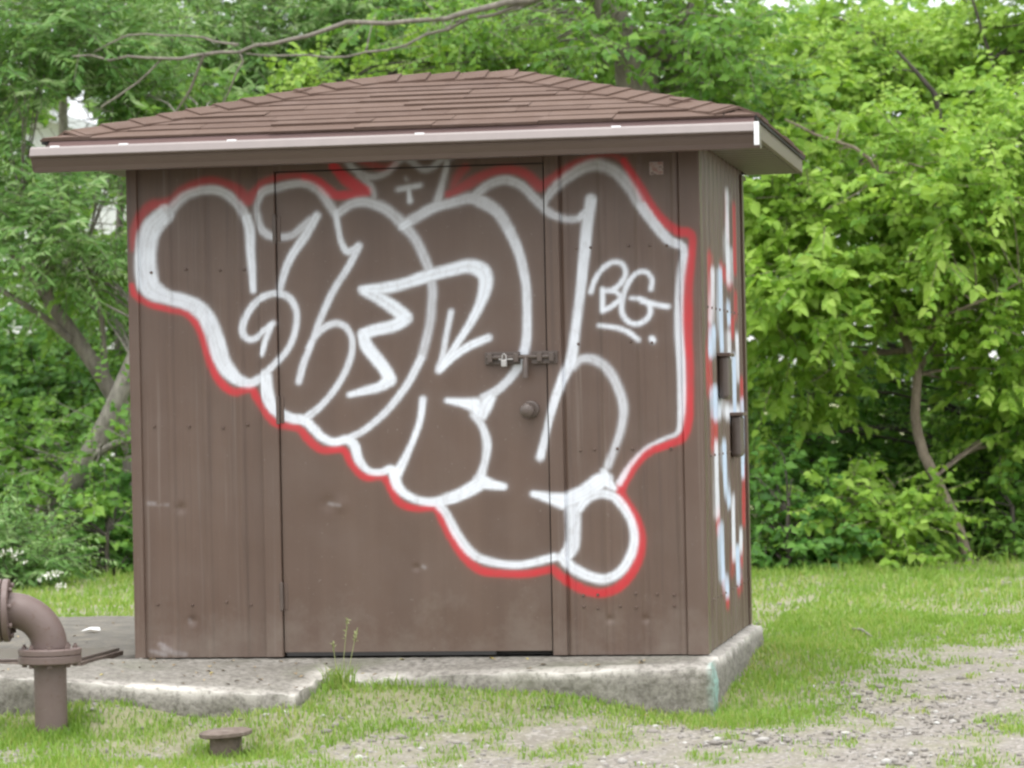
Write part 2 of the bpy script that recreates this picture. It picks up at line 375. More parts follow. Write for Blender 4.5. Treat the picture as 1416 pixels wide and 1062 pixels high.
# ------------------------------------------------------------------ concrete blocks
def block(name, x0, x1, y0, y1, top, bottom, step, label, cat, seed, teal=False):
    """box whose top is a function, with rubbed, chipped upper edges"""
    nx_, ny_ = int((x1 - x0) / step) + 1, int((y1 - y0) / step) + 1
    nz_ = 10
    V, F_, idx = [], [], {}
    us = np.linspace(0, 1, nx_); vs = np.linspace(0, 1, ny_)
    bm = bmesh.new()
    def vert(u, v, k):
        key = (round(u, 5), round(v, 5), k)
        if key in idx: return idx[key]
        x = x0 + (x1 - x0) * u; y = y0 + (y1 - y0) * v
        zt = top(x, y); z = zt + (bottom - zt) * (k / nz_) ** 1.3
        ed = min(x - x0, x1 - x, y - y0) if True else 0
        nn = noise.noise(Vector((x * 9 + seed, y * 9, z * 9))); n3 = noise.noise(Vector((x * 26 + seed, y * 26, z * 26)))
        dx = dy = dz = 0
        if k == 0:
            if ed < .035: dz -= .006 + .022 * max(0, nn + .2)
            dz += .003 * n3
        sgn = .016 * nn + .007 * n3
        if k < 3: sgn -= .010 * (3 - k) / 3 * (1 + nn)
        if u == 0: dx -= sgn
        if u == 1: dx += sgn
        if v == 0: dy -= sgn
        if v == 1: dy += sgn
        b = bm.verts.new((x + dx, y + dy, z + dz)); idx[key] = b; return b
    for i in range(nx_ - 1):
        for j in range(ny_ - 1):
            bm.faces.new([vert(us[i], vs[j], 0), vert(us[i + 1], vs[j], 0), vert(us[i + 1], vs[j + 1], 0), vert(us[i], vs[j + 1], 0)])
    for k in range(nz_):
        for i in range(nx_ - 1):
            for v in (0.0, 1.0):
                bm.faces.new([vert(us[i], v, k), vert(us[i + 1], v, k), vert(us[i + 1], v, k + 1), vert(us[i], v, k + 1)])
        for j in range(ny_ - 1):
            for u in (0.0, 1.0):
                bm.faces.new([vert(u, vs[j], k), vert(u, vs[j + 1], k), vert(u, vs[j + 1], k + 1), vert(u, vs[j], k + 1)])
    bmesh.ops.recalc_face_normals(bm, faces=bm.faces[:])
    for f in bm.faces: f.smooth = True
    for e in bm.edges:
        if len(e.link_faces) == 2 and e.calc_face_angle() > 1.0: e.smooth = False
    me = bpy.data.meshes.new(name); bm.to_mesh(me); bm.free()
    co = np.zeros(len(me.vertices) * 3, np.float32); me.vertices.foreach_get("co", co); co = co.reshape(-1, 3)
    zt = np.array([top(x, y) for x, y, _ in co])
    ed = np.minimum(np.minimum(co[:, 0] - x0, x1 - co[:, 0]), co[:, 1] - y0)
    worn = (1.0 + .9 * fnoise(co[:, 0] * 3, co[:, 1] * 3, 2.0)) * np.clip(1 - np.abs(ed - .01) / .07, 0, 1) * np.clip(1 - (zt - co[:, 2]) / .05, 0, 1); worn = np.clip(worn, 0, 1)
    a = me.attributes.new("worn", 'FLOAT', 'POINT'); a.data.foreach_set("value", worn.astype(np.float32))
    tl = np.clip(1 - np.abs(co[:, 0] - x1) / .03, 0, 1) * np.clip(1 - np.abs(co[:, 1] - y0 - .10) / .16, 0, 1) if teal else np.zeros(len(co))
    a = me.attributes.new("teal", 'FLOAT', 'POINT'); a.data.foreach_set("value", tl.astype(np.float32))
    return props(link(name, me, M['concrete']), label, cat)
def plinth_top(x, y):
    zf = -.060 + (x - .96) * .031
    t = min(1, max(0, (-.03 - y) / .30)); return -.004 + (zf + .004) * t if y < -.03 else -.004
def landing_top(x, y):
    zf = -.078 + (.9 - x) * .062; t = min(1, max(0, -y / .85)); zb = -.012 + (.9 - x) * .012
    return zb + (zf - zb) * t
block("concrete_plinth", -.06, 2.50, -.33, 1.84, plinth_top, -.40, .03, "weathered concrete foundation plinth under the brown shed, teal paint on its corner", "foundation", 3.1, True)
block("concrete_landing", -1.25, .90, -.85, -.004, landing_top, -.35, .03, "low worn concrete landing slab in front of the shed's left side", "slab", 8.7)

# ------------------------------------------------------------------ graffiti traced on the wall planes: (x, y, width) in photograph pixels
RED = [
 (.72, [(184,345,6),(186,322,12),(194,300,14),(208,285,16),(224,282,16),(238,277,14),(250,264,14),(268,256,14),(290,250,13),(314,255,13),(330,264,16),(341,276,20),(350,268,14),(364,254,12),(385,246,10),(410,243,10),(430,247,14)]),
 [(420,245,12),(437,250,14),(452,263,18),(466,270,14),(488,268,14),(508,265,14)], [(462,230,14),(476,246,18),(492,257,18),(508,264,14)], (.5, [(500,222,10),(530,232,12),(548,226,8)]),
 (.72, [(620,269,12),(634,262,14),(650,253,16),(668,243,14),(690,236,13),(712,236,14),(730,243,15),(745,257,18),(758,252,14),(772,242,13),(795,226,10),(820,217,8)]), (.45, [(820,217,8),(845,214,9),(862,222,11)]),
 (1, [(862,222,10),(875,244,13),(888,266,16),(902,288,15),(920,308,14),(938,320,14),(952,322,14),(958,332,12),(955,360,14),(951,395,16),(950,430,18),(951,470,16),(953,510,15),(952,550,16),(951,580,16),(944,605,14),(922,615,12),(898,624,13),(880,640,14),(866,660,16),(858,680,16),(868,698,14),(880,718,14),(887,742,14),(884,770,14),(872,794,14),(855,812,14),(832,820,14),(806,815,14),(785,803,14),(768,789,14)]),
 (.5, [(626,258,10),(634,242,14),(644,232,12)]),
 [(183,395,8),(188,408,10),(206,420,10),(235,428,10),(256,433,11),(273,450,12),(283,476,12),(293,508,12),(306,530,13),(324,542,12),(346,538,12),(355,550,13),(368,570,12),(385,586,12),(412,592,12),(427,608,13),(446,622,12),(474,622,12),(487,642,12),(504,659,12),(530,660,12),(542,678,13),(554,696,12),(576,703,11),(601,703,11),(612,720,12),(624,742,14),(642,769,14),(664,788,13),(698,793,12),(732,793,12),(766,786,12)]]
WHITE = [   # (opacity, points)
 (.88, [(228,296,30),(208,318,36),(202,345,36),(202,375,36),(208,398,34),(232,411,24),(255,417,25),(278,430,28),(293,455,28),(302,485,28),(312,508,26),(328,524,20),(345,530,14),(358,524,14)]),
 (.72, [(232,296,16),(245,280,16),(262,268,15),(290,262,14),(312,268,14),(330,284,14),(340,300,16)]), (.95, [(340,300,16),(345,318,17),(346,345,15),(348,370,13),(350,402,9)]),
 (.62, [(356,300,11),(356,284,11),(364,266,13),(382,260,13),(402,255,12),(420,254,12),(440,263,13),(455,282,14),(464,296,14)]),
 (.72, [(356,296,12),(361,314,12),(372,325,13),(388,328,11),(404,325,11),(418,314,12),(430,304,13)]),
 (.9, [(438,298,13),(422,326,15),(402,356,13),(391,384,11),(387,405,10)]),
 (.85, [(464,292,10),(467,312,9),(472,335,9),(480,348,11),(490,345,12),(496,340,12)]),
 (.8, [(494,345,12),(480,372,11),(462,400,11),(446,434,11),(431,474,10),(419,505,11),(413,528,11)]),
 (.85, [(379,447,9),(365,458,9),(353,468,10),(341,468,10),(335,455,10),(342,433,11),(356,416,11),(372,408,10),(386,406,11),(401,413,11),(410,432,10),(408,458,10),(399,481,10),(384,500,10),(368,516,11),(354,528,12)]),
 (.9, [(377,449,9),(370,466,9),(363,490,8)]),
 (.78, [(426,482,9),(436,465,10),(450,452,11),(465,447,11),(479,453,10),(487,471,9),(484,498,10),(468,531,10),(446,559,10),(425,577,13)]),
 (.95, [(368,520,22),(371,545,22),(382,567,18),(402,578,15),(420,581,15),(433,592,15),(446,605,14),(462,611,13),(480,608,14),(490,616,16),(497,637,14),(510,651,10),(526,653,10),(540,649,14),(549,656,16)]),
 (.72, [(466,296,14),(484,283,14),(503,279,15),(526,285,16),(544,297,16),(558,311,18),(573,329,15),(585,352,15),(594,375,15)]),
 (.66, [(594,375,15),(598,400,14),(597,420,14),(594,450,14),(583,494,13)]), (.82, [(583,494,13),(563,532,12),(535,568,11),(505,594,10),(484,605,11)]),
 (.95, [(556,313,14),(566,307,12)]), (.74, [(558,311,18),(578,299,16),(600,287,16),(626,280,15),(650,274,17),(668,280,20),(688,293,18),(704,318,17)]),
 (.82, [(704,318,17),(716,345,16),(724,375,15),(728,400,14),(729,440,14),(728,470,15),(722,495,15),(710,517,13),(690,538,13),(668,552,16)]),
 (1, [(618,554,8),(640,557,14),(660,561,24)]), (1, [(680,549,14),(672,560,22),(668,576,12)]), (1, [(650,560,16),(664,572,16)]),
 (.85, [(655,573,12),(667,590,11),(673,610,13),(672,632,12),(667,652,14),(664,664,22)]), (1, [(664,665,24),(680,670,16),(697,673,10)]),
 (.95, [(662,670,22),(640,682,20),(618,690,18),(600,694,14),(580,692,12),(562,684,13),(550,672,16),(545,655,18)]),
 (.95, [(585,552,11),(580,584,10),(569,614,10),(556,642,14),(548,655,18)]),
 (1, [(500,400,12),(530,399,18),(560,392,18),(590,382,19),(620,374,19),(648,368,22),(668,376,26),(672,394,22),(664,420,16),(652,444,13),(638,466,11),(622,490,10),(607,512,11)]),
 (.85, [(624,431,9),(618,459,9),(613,488,9),(607,508,10)]), (1, [(676,467,12),(650,478,13),(627,493,12),(608,512,10)]),
 (1, [(503,402,16),(525,413,20),(548,428,22),(561,440,22)]), (1, [(561,440,22),(545,450,20),(520,456,18),(502,462,18)]), (1, [(502,462,18),(507,478,20),(520,495,20),(533,512,20),(539,525,22)]), (1, [(539,525,22),(525,535,16),(505,540,13),(483,546,8)]),
 (.5, [(480,222,9),(490,234,10),(505,243,10),(520,244,10),(536,238,9),(548,227,9),(560,219,9),(572,225,9),(584,234,9),(598,232,9),(612,220,9),(626,216,9)]),
 (.5, [(496,242,8),(512,256,9),(517,270,9),(515,278,10)]), (.6, [(619,224,8),(612,252,9),(604,282,14)]),
 (.75, [(550,262,7),(566,259,8),(581,256,7)]), (.8, [(565,262,6),(566,270,7),(567,278,9)]), (.3, [(561,246,5),(563,249,5)]),
 (.62, [(752,290,10),(757,274,12),(774,254,16),(800,235,18),(826,228,20),(852,238,19),(870,258,18),(886,284,17)]),
 (.8, [(886,284,17),(905,310,16),(925,332,15),(942,340,13),(946,350,12),(942,380,13),(939,420,13),(939,460,14),(942,500,14),(943,540,13),(942,575,10),(937,598,7),(918,607,5),(893,620,5),(872,642,7),(856,668,10)]),
 (.66, [(656,272,14),(672,258,14),(690,250,14),(706,250,14),(724,259,14),(740,275,14),(756,291,13),(772,300,11),(788,303,10),(800,302,10)]),
 (.85, [(800,302,10),(810,292,10)]), (.92, [(817,276,18),(812,310,18),(808,350,17),(804,390,16),(799,430,15),(794,470,15),(789,500,17),(776,530,14),(765,562,13),(755,600,12),(747,632,13)]),
 (.7, [(791,507,14),(803,497,12),(820,497,14),(838,508,15),(853,532,14),(862,562,14),(859,592,12),(850,620,11),(840,645,12)]),
 (1, [(737,683,9),(758,688,16),(780,693,24)]), (.95, [(782,692,22),(808,680,24),(830,665,26),(840,662,18)]), (.95, [(835,652,12),(842,668,14),(850,676,8)]),
 (.85, [(792,702,24),(793,730,22),(791,755,22),(782,770,20)]),
 (.9, [(800,705,12),(812,690,14),(830,683,14),(848,687,14),(862,702,14),(873,722,13),(877,745,14),(872,768,14),(858,790,14),(836,801,15),(812,796,16),(793,786,17),(777,770,16)]),
 (.88, [(606,697,14),(618,712,13),(630,735,14),(645,757,14),(662,771,13),(690,779,12),(718,781,12),(745,776,12),(768,770,14)]),
 (.95, [(817,404,8),(822,388,8),(832,373,8),(846,363,8),(860,365,8),(865,378,8),(858,392,8),(846,401,8),(833,402,8)]), (1, [(833,400,8),(833,415,8),(833,430,8)]), (1, [(833,430,8),(845,424,8),(858,412,7),(852,404,7),(842,402,7)]),
 (.95, [(900,400,7),(901,386,7),(893,376,7),(880,378,7),(868,392,8),(861,412,8),(860,432,8),(870,446,8),(886,447,8),(898,436,8),(898,422,8),(888,414,8),(872,412,6)]), (1, [(888,416,8),(906,421,8),(924,424,8)]),
 (1, [(828,450,6),(850,453,7),(868,459,8),(883,470,7)]), (1, [(901,468,9),(903,471,9)])]
SCUFF = [[(222,892,9),(240,902,8),(256,905,6)], [(455,697,5),(470,699,4)], [(262,857,5),(263,860,4)], [(205,696,6),(232,698,5)], [(585,783,4),(588,785,4)], [(208,900,6),(230,905,6)]]
SIDE_RED = [[(982,357,5),(983,430,5),(980,500,6),(982,540,6)], [(989,572,7),(988,615,7)], [(992,711,5),(993,730,5)], [(1000,795,5),(1006,830,5)], [(1003,275,3),(1003,302,3)], [(1014,290,4),(1016,370,4)],
 [(998,372,4),(1010,393,4)], [(1016,411,4),(1016,435,4)], [(1012,447,5),(1012,459,5)], [(1026,530,4),(1027,560,4)], [(1030,650,5),(1029,717,5)], [(1013,762,4),(1013,790,4)], [(1023,801,5),(1023,813,5)], [(1027,760,3),(1026,775,3)], [(1004,300,3),(1008,330,3)]]
SIDE_WHITE = [[(985,380,5),(984,440,5)], [(986,460,7),(984,483,7)], [(989,545,9),(990,570,8)], [(990,620,5),(991,708,5)], [(996,732,5),(999,795,6)], [(1006,272,5),(1006,300,4),(1005,330,6),(1006,360,6)], [(1008,350,7),(1008,384,7)],
 [(995,380,5),(996,440,5),(998,477,5)], [(1007,465,5),(1008,500,5)], [(1019,470,3),(1021,520,3)], [(1016,500,5),(1016,566,4)], [(1003,568,5),(1012,572,5),(1020,570,4)], [(1027,560,4),(1029,600,4),(1027,650,4)],
 [(1001,620,6),(1002,645,6),(1004,668,5),(1007,692,4)], [(1015,692,4),(1014,730,5),(1015,765,5)], [(1025,740,4),(1024,756,4)], [(1020,765,6),(1022,798,5)], [(1003,805,5),(1005,815,5)], [(994,570,4),(998,560,4)], [(1006,425,4),(1007,440,4)]]
RES = .0025
class Raster:
    def __init__(s, w_, h_): s.a = np.zeros((int(h_ / RES) + 2, int(w_ / RES) + 2), np.float32)
    def stamp(s, u, v, ru, rv, soft, op):
        ex = soft * 1.2 + .03
        i0, i1 = int((u - ru - ex) / RES), int((u + ru + ex) / RES) + 2; j0, j1 = int((v - rv - ex) / RES), int((v + rv + ex) / RES) + 2
        i0, j0 = max(i0, 0), max(j0, 0); i1, j1 = min(i1, s.a.shape[1]), min(j1, s.a.shape[0])
        if i0 >= i1 or j0 >= j1: return
        uu = (np.arange(i0, i1) * RES - u)[None]; vv = (np.arange(j0, j1) * RES - v)[:, None]
        d = np.sqrt((uu / ru) ** 2 + (vv / rv) ** 2)
        m = min(ru, rv)
        c = np.clip((1 + soft * .5 / m - d) / (soft / m), 0, 1); c = c * c * (3 - 2 * c) * op
        c = np.maximum(c, 0.09 * op * np.exp(-np.maximum(d - 1, 0) * m / .011))
        blk = s.a[j0:j1, i0:i1]; np.maximum(blk, c, out=blk)
    def sample(s, u, v):
        i = np.clip((np.asarray(u) / RES).round().astype(int), 0, s.a.shape[1] - 1); j = np.clip((np.asarray(v) / RES).round().astype(int), 0, s.a.shape[0] - 1)
        return s.a[j, i]
ZB = -.05
def front_raster(strokes, soft, grow=1.0, streak=False):
    R_ = Raster(W + .1, H + .2)
    for st in strokes:
        op, pts = st if isinstance(st, tuple) else (1.0, st)
        P = [(*(lambda p: (p[0], p[2]))(onp(x, y, 1, -.004)), w_ / pxm(0) / 2) for x, y, w_ in pts]
        C_s = spline(P, .005); tg = np.gradient(C_s[:, :2], axis=0); tg /= np.linalg.norm(tg, axis=1)[:, None] + 1e-9
        npass = 2 if P[0][2] < .024 else 4
        passes = [(0, 1.0, .80)] + [((k + .5) / npass * 1.5 - .75, .52 if npass == 2 else .30, 1.0) for k in range(npass)]
        if not streak: passes = [(0, 1.0, 1.0)]
        for off, rk, ok_ in passes:
            for (x, z, r), (tx, tz) in zip(C_s, tg):
                k = 1 + .06 * fnoise(np.array(x), np.array(z), 9); wv = .12 * fnoise(np.array(x + 3 * off), np.array(z), 6, 2)
                o2 = op * ok_ * (1 + .10 * fnoise(np.array(x + z), np.array(z - x), 5, 1))
                rr_ = r * grow * k * rk
                R_.stamp(x + .05 - tz * (off + wv * (rk < 1)) * r, z - ZB + tx * (off + wv * (rk < 1)) * r, rr_, rr_, min(soft, rr_ * 1.6) if rk < 1 else soft * (1.5 if op < .78 else 1), min(1.0, o2) * (.86 if op < .78 else .96))
    return R_
def side_raster(strokes):
    R_ = Raster(D + .1, H + .2)
    for pts in strokes:
        P = [(*(lambda p: (p[1], p[2]))(onp(x, y, 0, W + .004)), w_) for x, y, w_ in pts]
        for y, z, w_ in spline(P, .012): R_.stamp(y + .05, z - ZB, w_ * .0165, .034, .050, .82)
    return R_
fr, fw, fs = front_raster(RED, .019, .92), front_raster(WHITE, .020, .90, True), front_raster(SCUFF, .01)
srd, swh, sbl = side_raster(SIDE_RED), side_raster(SIDE_WHITE), side_raster(SIDE_WHITE[1::3] + SIDE_WHITE[2::5])

for R_ in (fr, fw, fs, srd, swh, sbl):           # a little bleed between passes
    for _ in range(2):
        a_ = np.pad(R_.a, 1, mode='edge'); a_ = (a_[:-2] + 2 * a_[1:-1] + a_[2:]) / 4; R_.a = (a_[:, :-2] + 2 * a_[:, 1:-1] + a_[:, 2:]) / 4
# ------------------------------------------------------------------ shed
shed = thing("utility_shed", (W / 2, D / 2, -.004), "brown sheet metal utility shed with hipped shingle roof and white and red graffiti", "shed")
def rib(x, off):                                 # standing ribs pressed into the sheet
    t = np.mod(x - off, .154); t = np.minimum(t, .154 - t)
    minor = np.mod(x - off, .154) - .077
    return .0095 * (1 - sstep(.008, .017, t)) + .0016 * (1 - sstep(.006, .014, np.abs(np.abs(minor) - .022)))
def sheet(name, u0, u1, z0, z1, place, du, dz, depth, wr=None, rr=None, sr=None, mat='wall', parent=shed, nor=1, blue=None):
    nu = max(2, int((u1 - u0) / du) + 1); nz = max(2, int((z1 - z0) / dz) + 1)
    U, Zz = np.meshgrid(np.linspace(u0, u1, nu), np.linspace(z0, z1, nz))
    P = place(U, depth(U, Zz), Zz)
    i, j = np.meshgrid(np.arange(nu - 1), np.arange(nz - 1))
    qd = np.stack([j * nu + i, j * nu + i + 1, (j + 1) * nu + i + 1, (j + 1) * nu + i], -1).reshape(-1, 4)
    if nor < 0: qd = qd[:, ::-1]
    zero = np.zeros(U.size)
    at3 = dict(white=wr.sample(U.ravel() + .05, Zz.ravel() - ZB) if wr else zero, red=rr.sample(U.ravel() + .05, Zz.ravel() - ZB) if rr else zero,
               scuff=sr.sample(U.ravel() + .05, Zz.ravel() - ZB) if sr else zero)
    if blue: at3['blue'] = .75 * blue.sample(U.ravel() + .05, Zz.ravel() - ZB)
    return link(name, fast(name, P, quads=qd, smooth=True, attrs=at3), M[mat], parent)
front = lambda U, d, Zz: np.stack([U, -d, Zz], -1)
right = lambda U, d, Zz: np.stack([W + d, U, Zz], -1)
left_ = lambda U, d, Zz: np.stack([-d, U, Zz], -1)
rear = lambda U, d, Zz: np.stack([U, D + d, Zz], -1)
def dents(U, Zz, lst):
    s = 0
    for u, z, r, a in lst: s = s - a * np.exp(-((U - u) ** 2 + (Zz - z) ** 2) / r ** 2)
    return s
wob = lambda U, Zz: .0016 * fnoise(U, Zz, 2.2)
link("wall_core", box_me("wall_core", .02, W - .02, .03, D - .02, .004, H + .03), M['dark'], shed)
T_ = .006
sheet("siding_panel", .03, .570, .003, H + .02, front, .006, .006, lambda U, Z_: rib(U, .012) + wob(U, Z_) + dents(U, Z_, [(.24, .16, .018, .007), (.20, .64, .02, .006), (.13, .02, .06, -.012)]), fw, fr, fs)
sheet("siding_panel", 1.856, 2.41, .003, H + .02, front, .006, .006, lambda U, Z_: rib(U, 1.885) + wob(U, Z_) + dents(U, Z_, [(2.04, .15, .015, .006), (2.19, .15, .015, .005)]), fw, fr, fs)
sheet("siding_panel", .03, D - .03, .003, H + .05, right, .014, .008, lambda U, Z_: rib(U, .06) + wob(U, Z_), swh, srd, blue=sbl)
sheet("siding_panel", .03, D - .03, .003, H + .05, left_, .02, .3, lambda U, Z_: rib(U, .06), nor=-1)
sheet("siding_panel", .03, W - .03, .003, H + .02, rear, .02, .3, lambda U, Z_: rib(U, .06), nor=-1)
def painted_bar(name, x0, x1, z0, z1, proud, step=.0055, parent=shed, back=.02):
    """trim strip with returns, carrying the spray paint that crosses it"""
    us = [x0, x0] + list(np.arange(x0 + .0001, x1, step)) + [x1, x1]
    us = np.array(us); dd = np.full(len(us), proud); dd[0] = -back; dd[-1] = -back; dd[1] = proud - .003; dd[-2] = proud - .003
    us[1] = x0; us[-2] = x1; us[2] = x0 + .003; 
    zs = np.linspace(z0, z1, max(2, int((z1 - z0) / .0055)))
    U, Zz = np.meshgrid(us, zs); Dd = np.broadcast_to(dd, U.shape) + .0008 * fnoise(U, Zz, 2)
    nu, nz = len(us), len(zs); i, j = np.meshgrid(np.arange(nu - 1), np.arange(nz - 1))
    qd = np.stack([j * nu + i, j * nu + i + 1, (j + 1) * nu + i + 1, (j + 1) * nu + i], -1).reshape(-1, 4)
    at3 = dict(white=fw.sample(U.ravel() + .05, Zz.ravel() - ZB), red=fr.sample(U.ravel() + .05, Zz.ravel() - ZB), scuff=fs.sample(U.ravel() + .05, Zz.ravel() - ZB))
    return link(name, fast(name, np.stack([U, -Dd, Zz], -1), quads=qd, attrs=at3), M['wall'], parent)
painted_bar("door_frame", .566, .640, .004, H + .01, .020)
painted_bar("door_frame", 1.800, 1.860, .004, H + .01, .020)
painted_bar("door_header", .634, 1.798, 2.062, H + .012, .017)
# corner trims wrap both faces
painted_bar("corner_trim", -.012, .034, .002, H + .02, .0135)
painted_bar("corner_trim", W - .075, W + .012, .002, H + .02, .0135)
for nm, prof in (("corner_trim", [(W + .0125, -.0125), (W + .0125, .075), (W - .01, .075), (W - .01, -.012)]), ("corner_trim", [(W + .0125, D - .06), (W + .0125, D + .012), (W - .06, D + .012), (W - .06, D - .05)]),
                 ("corner_trim", [(-.0125, -.0125), (-.0125, .06), (.01, .06), (.01, -.012)])):
    V = [(x, y, z) for z in (.002, H + .02) for x, y in prof]
    me = bpy.data.meshes.new(nm); me.from_pydata(V, [], [(0, 1, 5, 4), (1, 2, 6, 5), (2, 3, 7, 6), (3, 0, 4, 7), (0, 3, 2, 1), (4, 5, 6, 7)])
    for a in ("white", "red", "scuff"): me.attributes.new(a, 'FLOAT', 'POINT')
    link(nm, me, M['wall'], shed)
# screws
sc_me = lathe("screw", [(.0065, 0), (.0062, -.003), (.004, -.0055), (.001, -.006)], 8, 'Y')
def screw(x, z, y): link("screw", sc_me, M['trim'], shed, (x, y, z))
for z in (.235, .99, 1.66):
    for x in (.139 - .05, .243, .397 - .004, .50): screw(x, z + random.uniform(-.012, .012), -.001)
for z in (.20, .255, .86, 1.30, 1.70):
    for x in (1.93, 1.99, 2.085, 2.15, 2.24, 2.31): 
        if random.random() < .7: screw(x, z + random.uniform(-.006, .006), -.001)
scs = lathe("side_screw", [(.0065, 0), (.0062, .003), (.004, .0055), (.001, .006)], 8, 'X')
for z in (.21, .82, 1.45):
    for y in np.arange(.14, 1.7, .154): link("screw", scs, M['trim'], shed, (W + .001, y, z))
# door
DX0, DX1 = .645, 1.794
door = sheet("door", DX0, DX1, .022, 2.058, front, .006, .006, lambda U, Z_: .004 + .0022 * fnoise(U, Z_, 1.5) * 1.0 + dents(U, Z_, [(.846, .65, .03, .004), (1.22, .375, .014, .004), (.90, .645, .03, -.003), (1.1, .42, .25, .003), (1.45, .25, .2, -.003)]), fw, fr, fs, mat='doorpaint')
link("door_edge", box_me("door_edge", DX0, DX1, .012, .030, .022, 2.058), M['dark'], door)
link("door_gap_shade", box_me("door_gap_shade", DX0 + .01, 1.555, -.006, .0, .006, .021), M['black'], door)  # black strip: shade of the gap under the door, put in as colour
for z in (.26, 1.05, 1.82):
    h = link("hinge", lathe("hinge", [(.007, -.06), (.0085, -.058), (.0085, .058), (.007, .06)], 12, 'Z', (.638, -.017, z)), M['bolt'], door)
    link("hinge_leaf", box_me("hinge_leaf", .646, .662, -.0085, -.003, z - .055, z + .055, .001), M['trim'], h)
# knob
kx, _, kz = onp(729, 568, 1, -.03)
rose = link("knob_rose", lathe("knob_rose", [(.036, .0), (.036, -.012), (.030, -.016)], 24, 'Y', (kx + .012, -.004, kz + .005)), M['bolt'], door)
link("door_knob", lathe("door_knob", [(.012, 0), (.012, -.02), (.020, -.028), (.028, -.036), (.031, -.048), (.029, -.060), (.020, -.068), (.008, -.071)], 24, 'Y', (kx + .004, -.012, kz)), M['bolt'], rose)
# slide bolt with padlock
bz = 1.248
bolt = link("slide_bolt", tubes("slide_bolt", [([(1.545, -.034, bz + .004), (1.60, -.034, bz + .003), (1.72, -.034, bz + .004), (1.835, -.034, bz + .003)], [.0095] * 4), ([(1.712, -.034, bz), (1.712, -.05, bz - .02), (1.712, -.052, bz - .085)], [.010, .012, .012])], 10), M['bolt'], door)
link("bolt_plate", box_me("bolt_plate", 1.535, 1.685, -.022, -.008, bz - .026, bz + .026, .002), M['bolt'], bolt)
link("bolt_plate", box_me("bolt_plate", 1.735, 1.845, -.030, -.018, bz - .026, bz + .026, .002), M['bolt'], bolt)
for x0 in (1.55, 1.66, 1.76, 1.81): link("bolt_guide", box_me("bolt_guide", x0, x0 + .022, -.048, -.020, bz - .018, bz + .020, .004), M['bolt'], bolt)
link("lock_plate", box_me("lock_plate", 1.600, 1.66, -.052, -.0485, bz - .008, bz - .002, .001), M['steel'], bolt)
pad = link("padlock", box_me("padlock", 1.612, 1.636, -.070, -.050, bz - .036, bz - .008, .003), M['steel'], bolt)
link("padlock_shackle", tubes("padlock_shackle", [([(1.616, -.06, bz - .01), (1.617, -.06, bz + .012), (1.624, -.06, bz + .018), (1.632, -.06, bz + .012), (1.633, -.06, bz - .01)], .003)], 8), M['steel'], pad)
# faded paper label under the eave
def mat_sticker():
    s = NM("faded_label"); n = s.noise(45, 3, .6)
    return s.fin(s.ramp(n, [(.36, (0.15, 0.10, 0.085)), (.45, (0.34, 0.28, 0.26)), (.62, (0.26, 0.15, 0.13))]), .8)
lx, _, lz = onp(908, 233, 1, -.01)
link("faded_label", box_me("faded_label", lx - .030, lx + .028, -.0125, -.0105, lz - .026, lz + .028), mat_sticker(), shed)
# electrical boxes and pipe stubs on the side wall
for (px, py, hh, dd, pr_) in ((1001, 522, .19, .075, .048), (1018, 603, .19, .075, .050)):
    _, y, z = onp(px, py, 0, W + .02)
    b = link("vent_box", box_me("vent_box", W + .004, W + pr_, y - dd, y + dd, z - hh / 2, z + hh / 2, .018), M['vent'], shed)
    link("vent_hood", box_me("vent_hood", W + .002, W + pr_ + .012, y - dd - .012, y + dd + .012, z + hh / 2 - .004, z + hh / 2 + .012, .004), M['trim'], b)

# ---- roof
EX0, EX1, EY0, EY1 = -.28, 2.72, -.315, D + .24
CXm, CYm = (EX0 + EX1) / 2, (EY0 + EY1) / 2
RUN = (EY1 - EY0) / 2; EZ, RZ = 2.200, 2.522
SL = (RZ - EZ) / RUN
roof = link("roof", None or (lambda: (lambda me: (me.from_pydata([(EX0, EY0, EZ), (EX1, EY0, EZ), (EX1, EY1, EZ), (EX0, EY1, EZ), (EX0 + RUN, CYm, RZ), (EX1 - RUN, CYm, RZ)], [], [(0, 1, 5, 4), (1, 2, 5), (2, 3, 4, 5), (3, 0, 4), (3, 2, 1, 0)]), me)[1])(bpy.data.meshes.new("roof")))(), M['black'], shed)
slopes = [  # origin corner, along direction, up-slope direction (plan), eave length
    (Vector((EX0, EY0, 0)), Vector((1, 0, 0)), Vector((0, 1, 0)), EX1 - EX0),
    (Vector((EX1, EY0, 0)), Vector((0, 1, 0)), Vector((-1, 0, 0)), EY1 - EY0),
    (Vector((EX1, EY1, 0)), Vector((-1, 0, 0)), Vector((0, -1, 0)), EX1 - EX0),
    (Vector((EX0, EY1, 0)), Vector((0, -1, 0)), Vector((1, 0, 0)), EY1 - EY0)]
NROW = 10; EXPO = RUN / NROW
rs = random.Random(5)
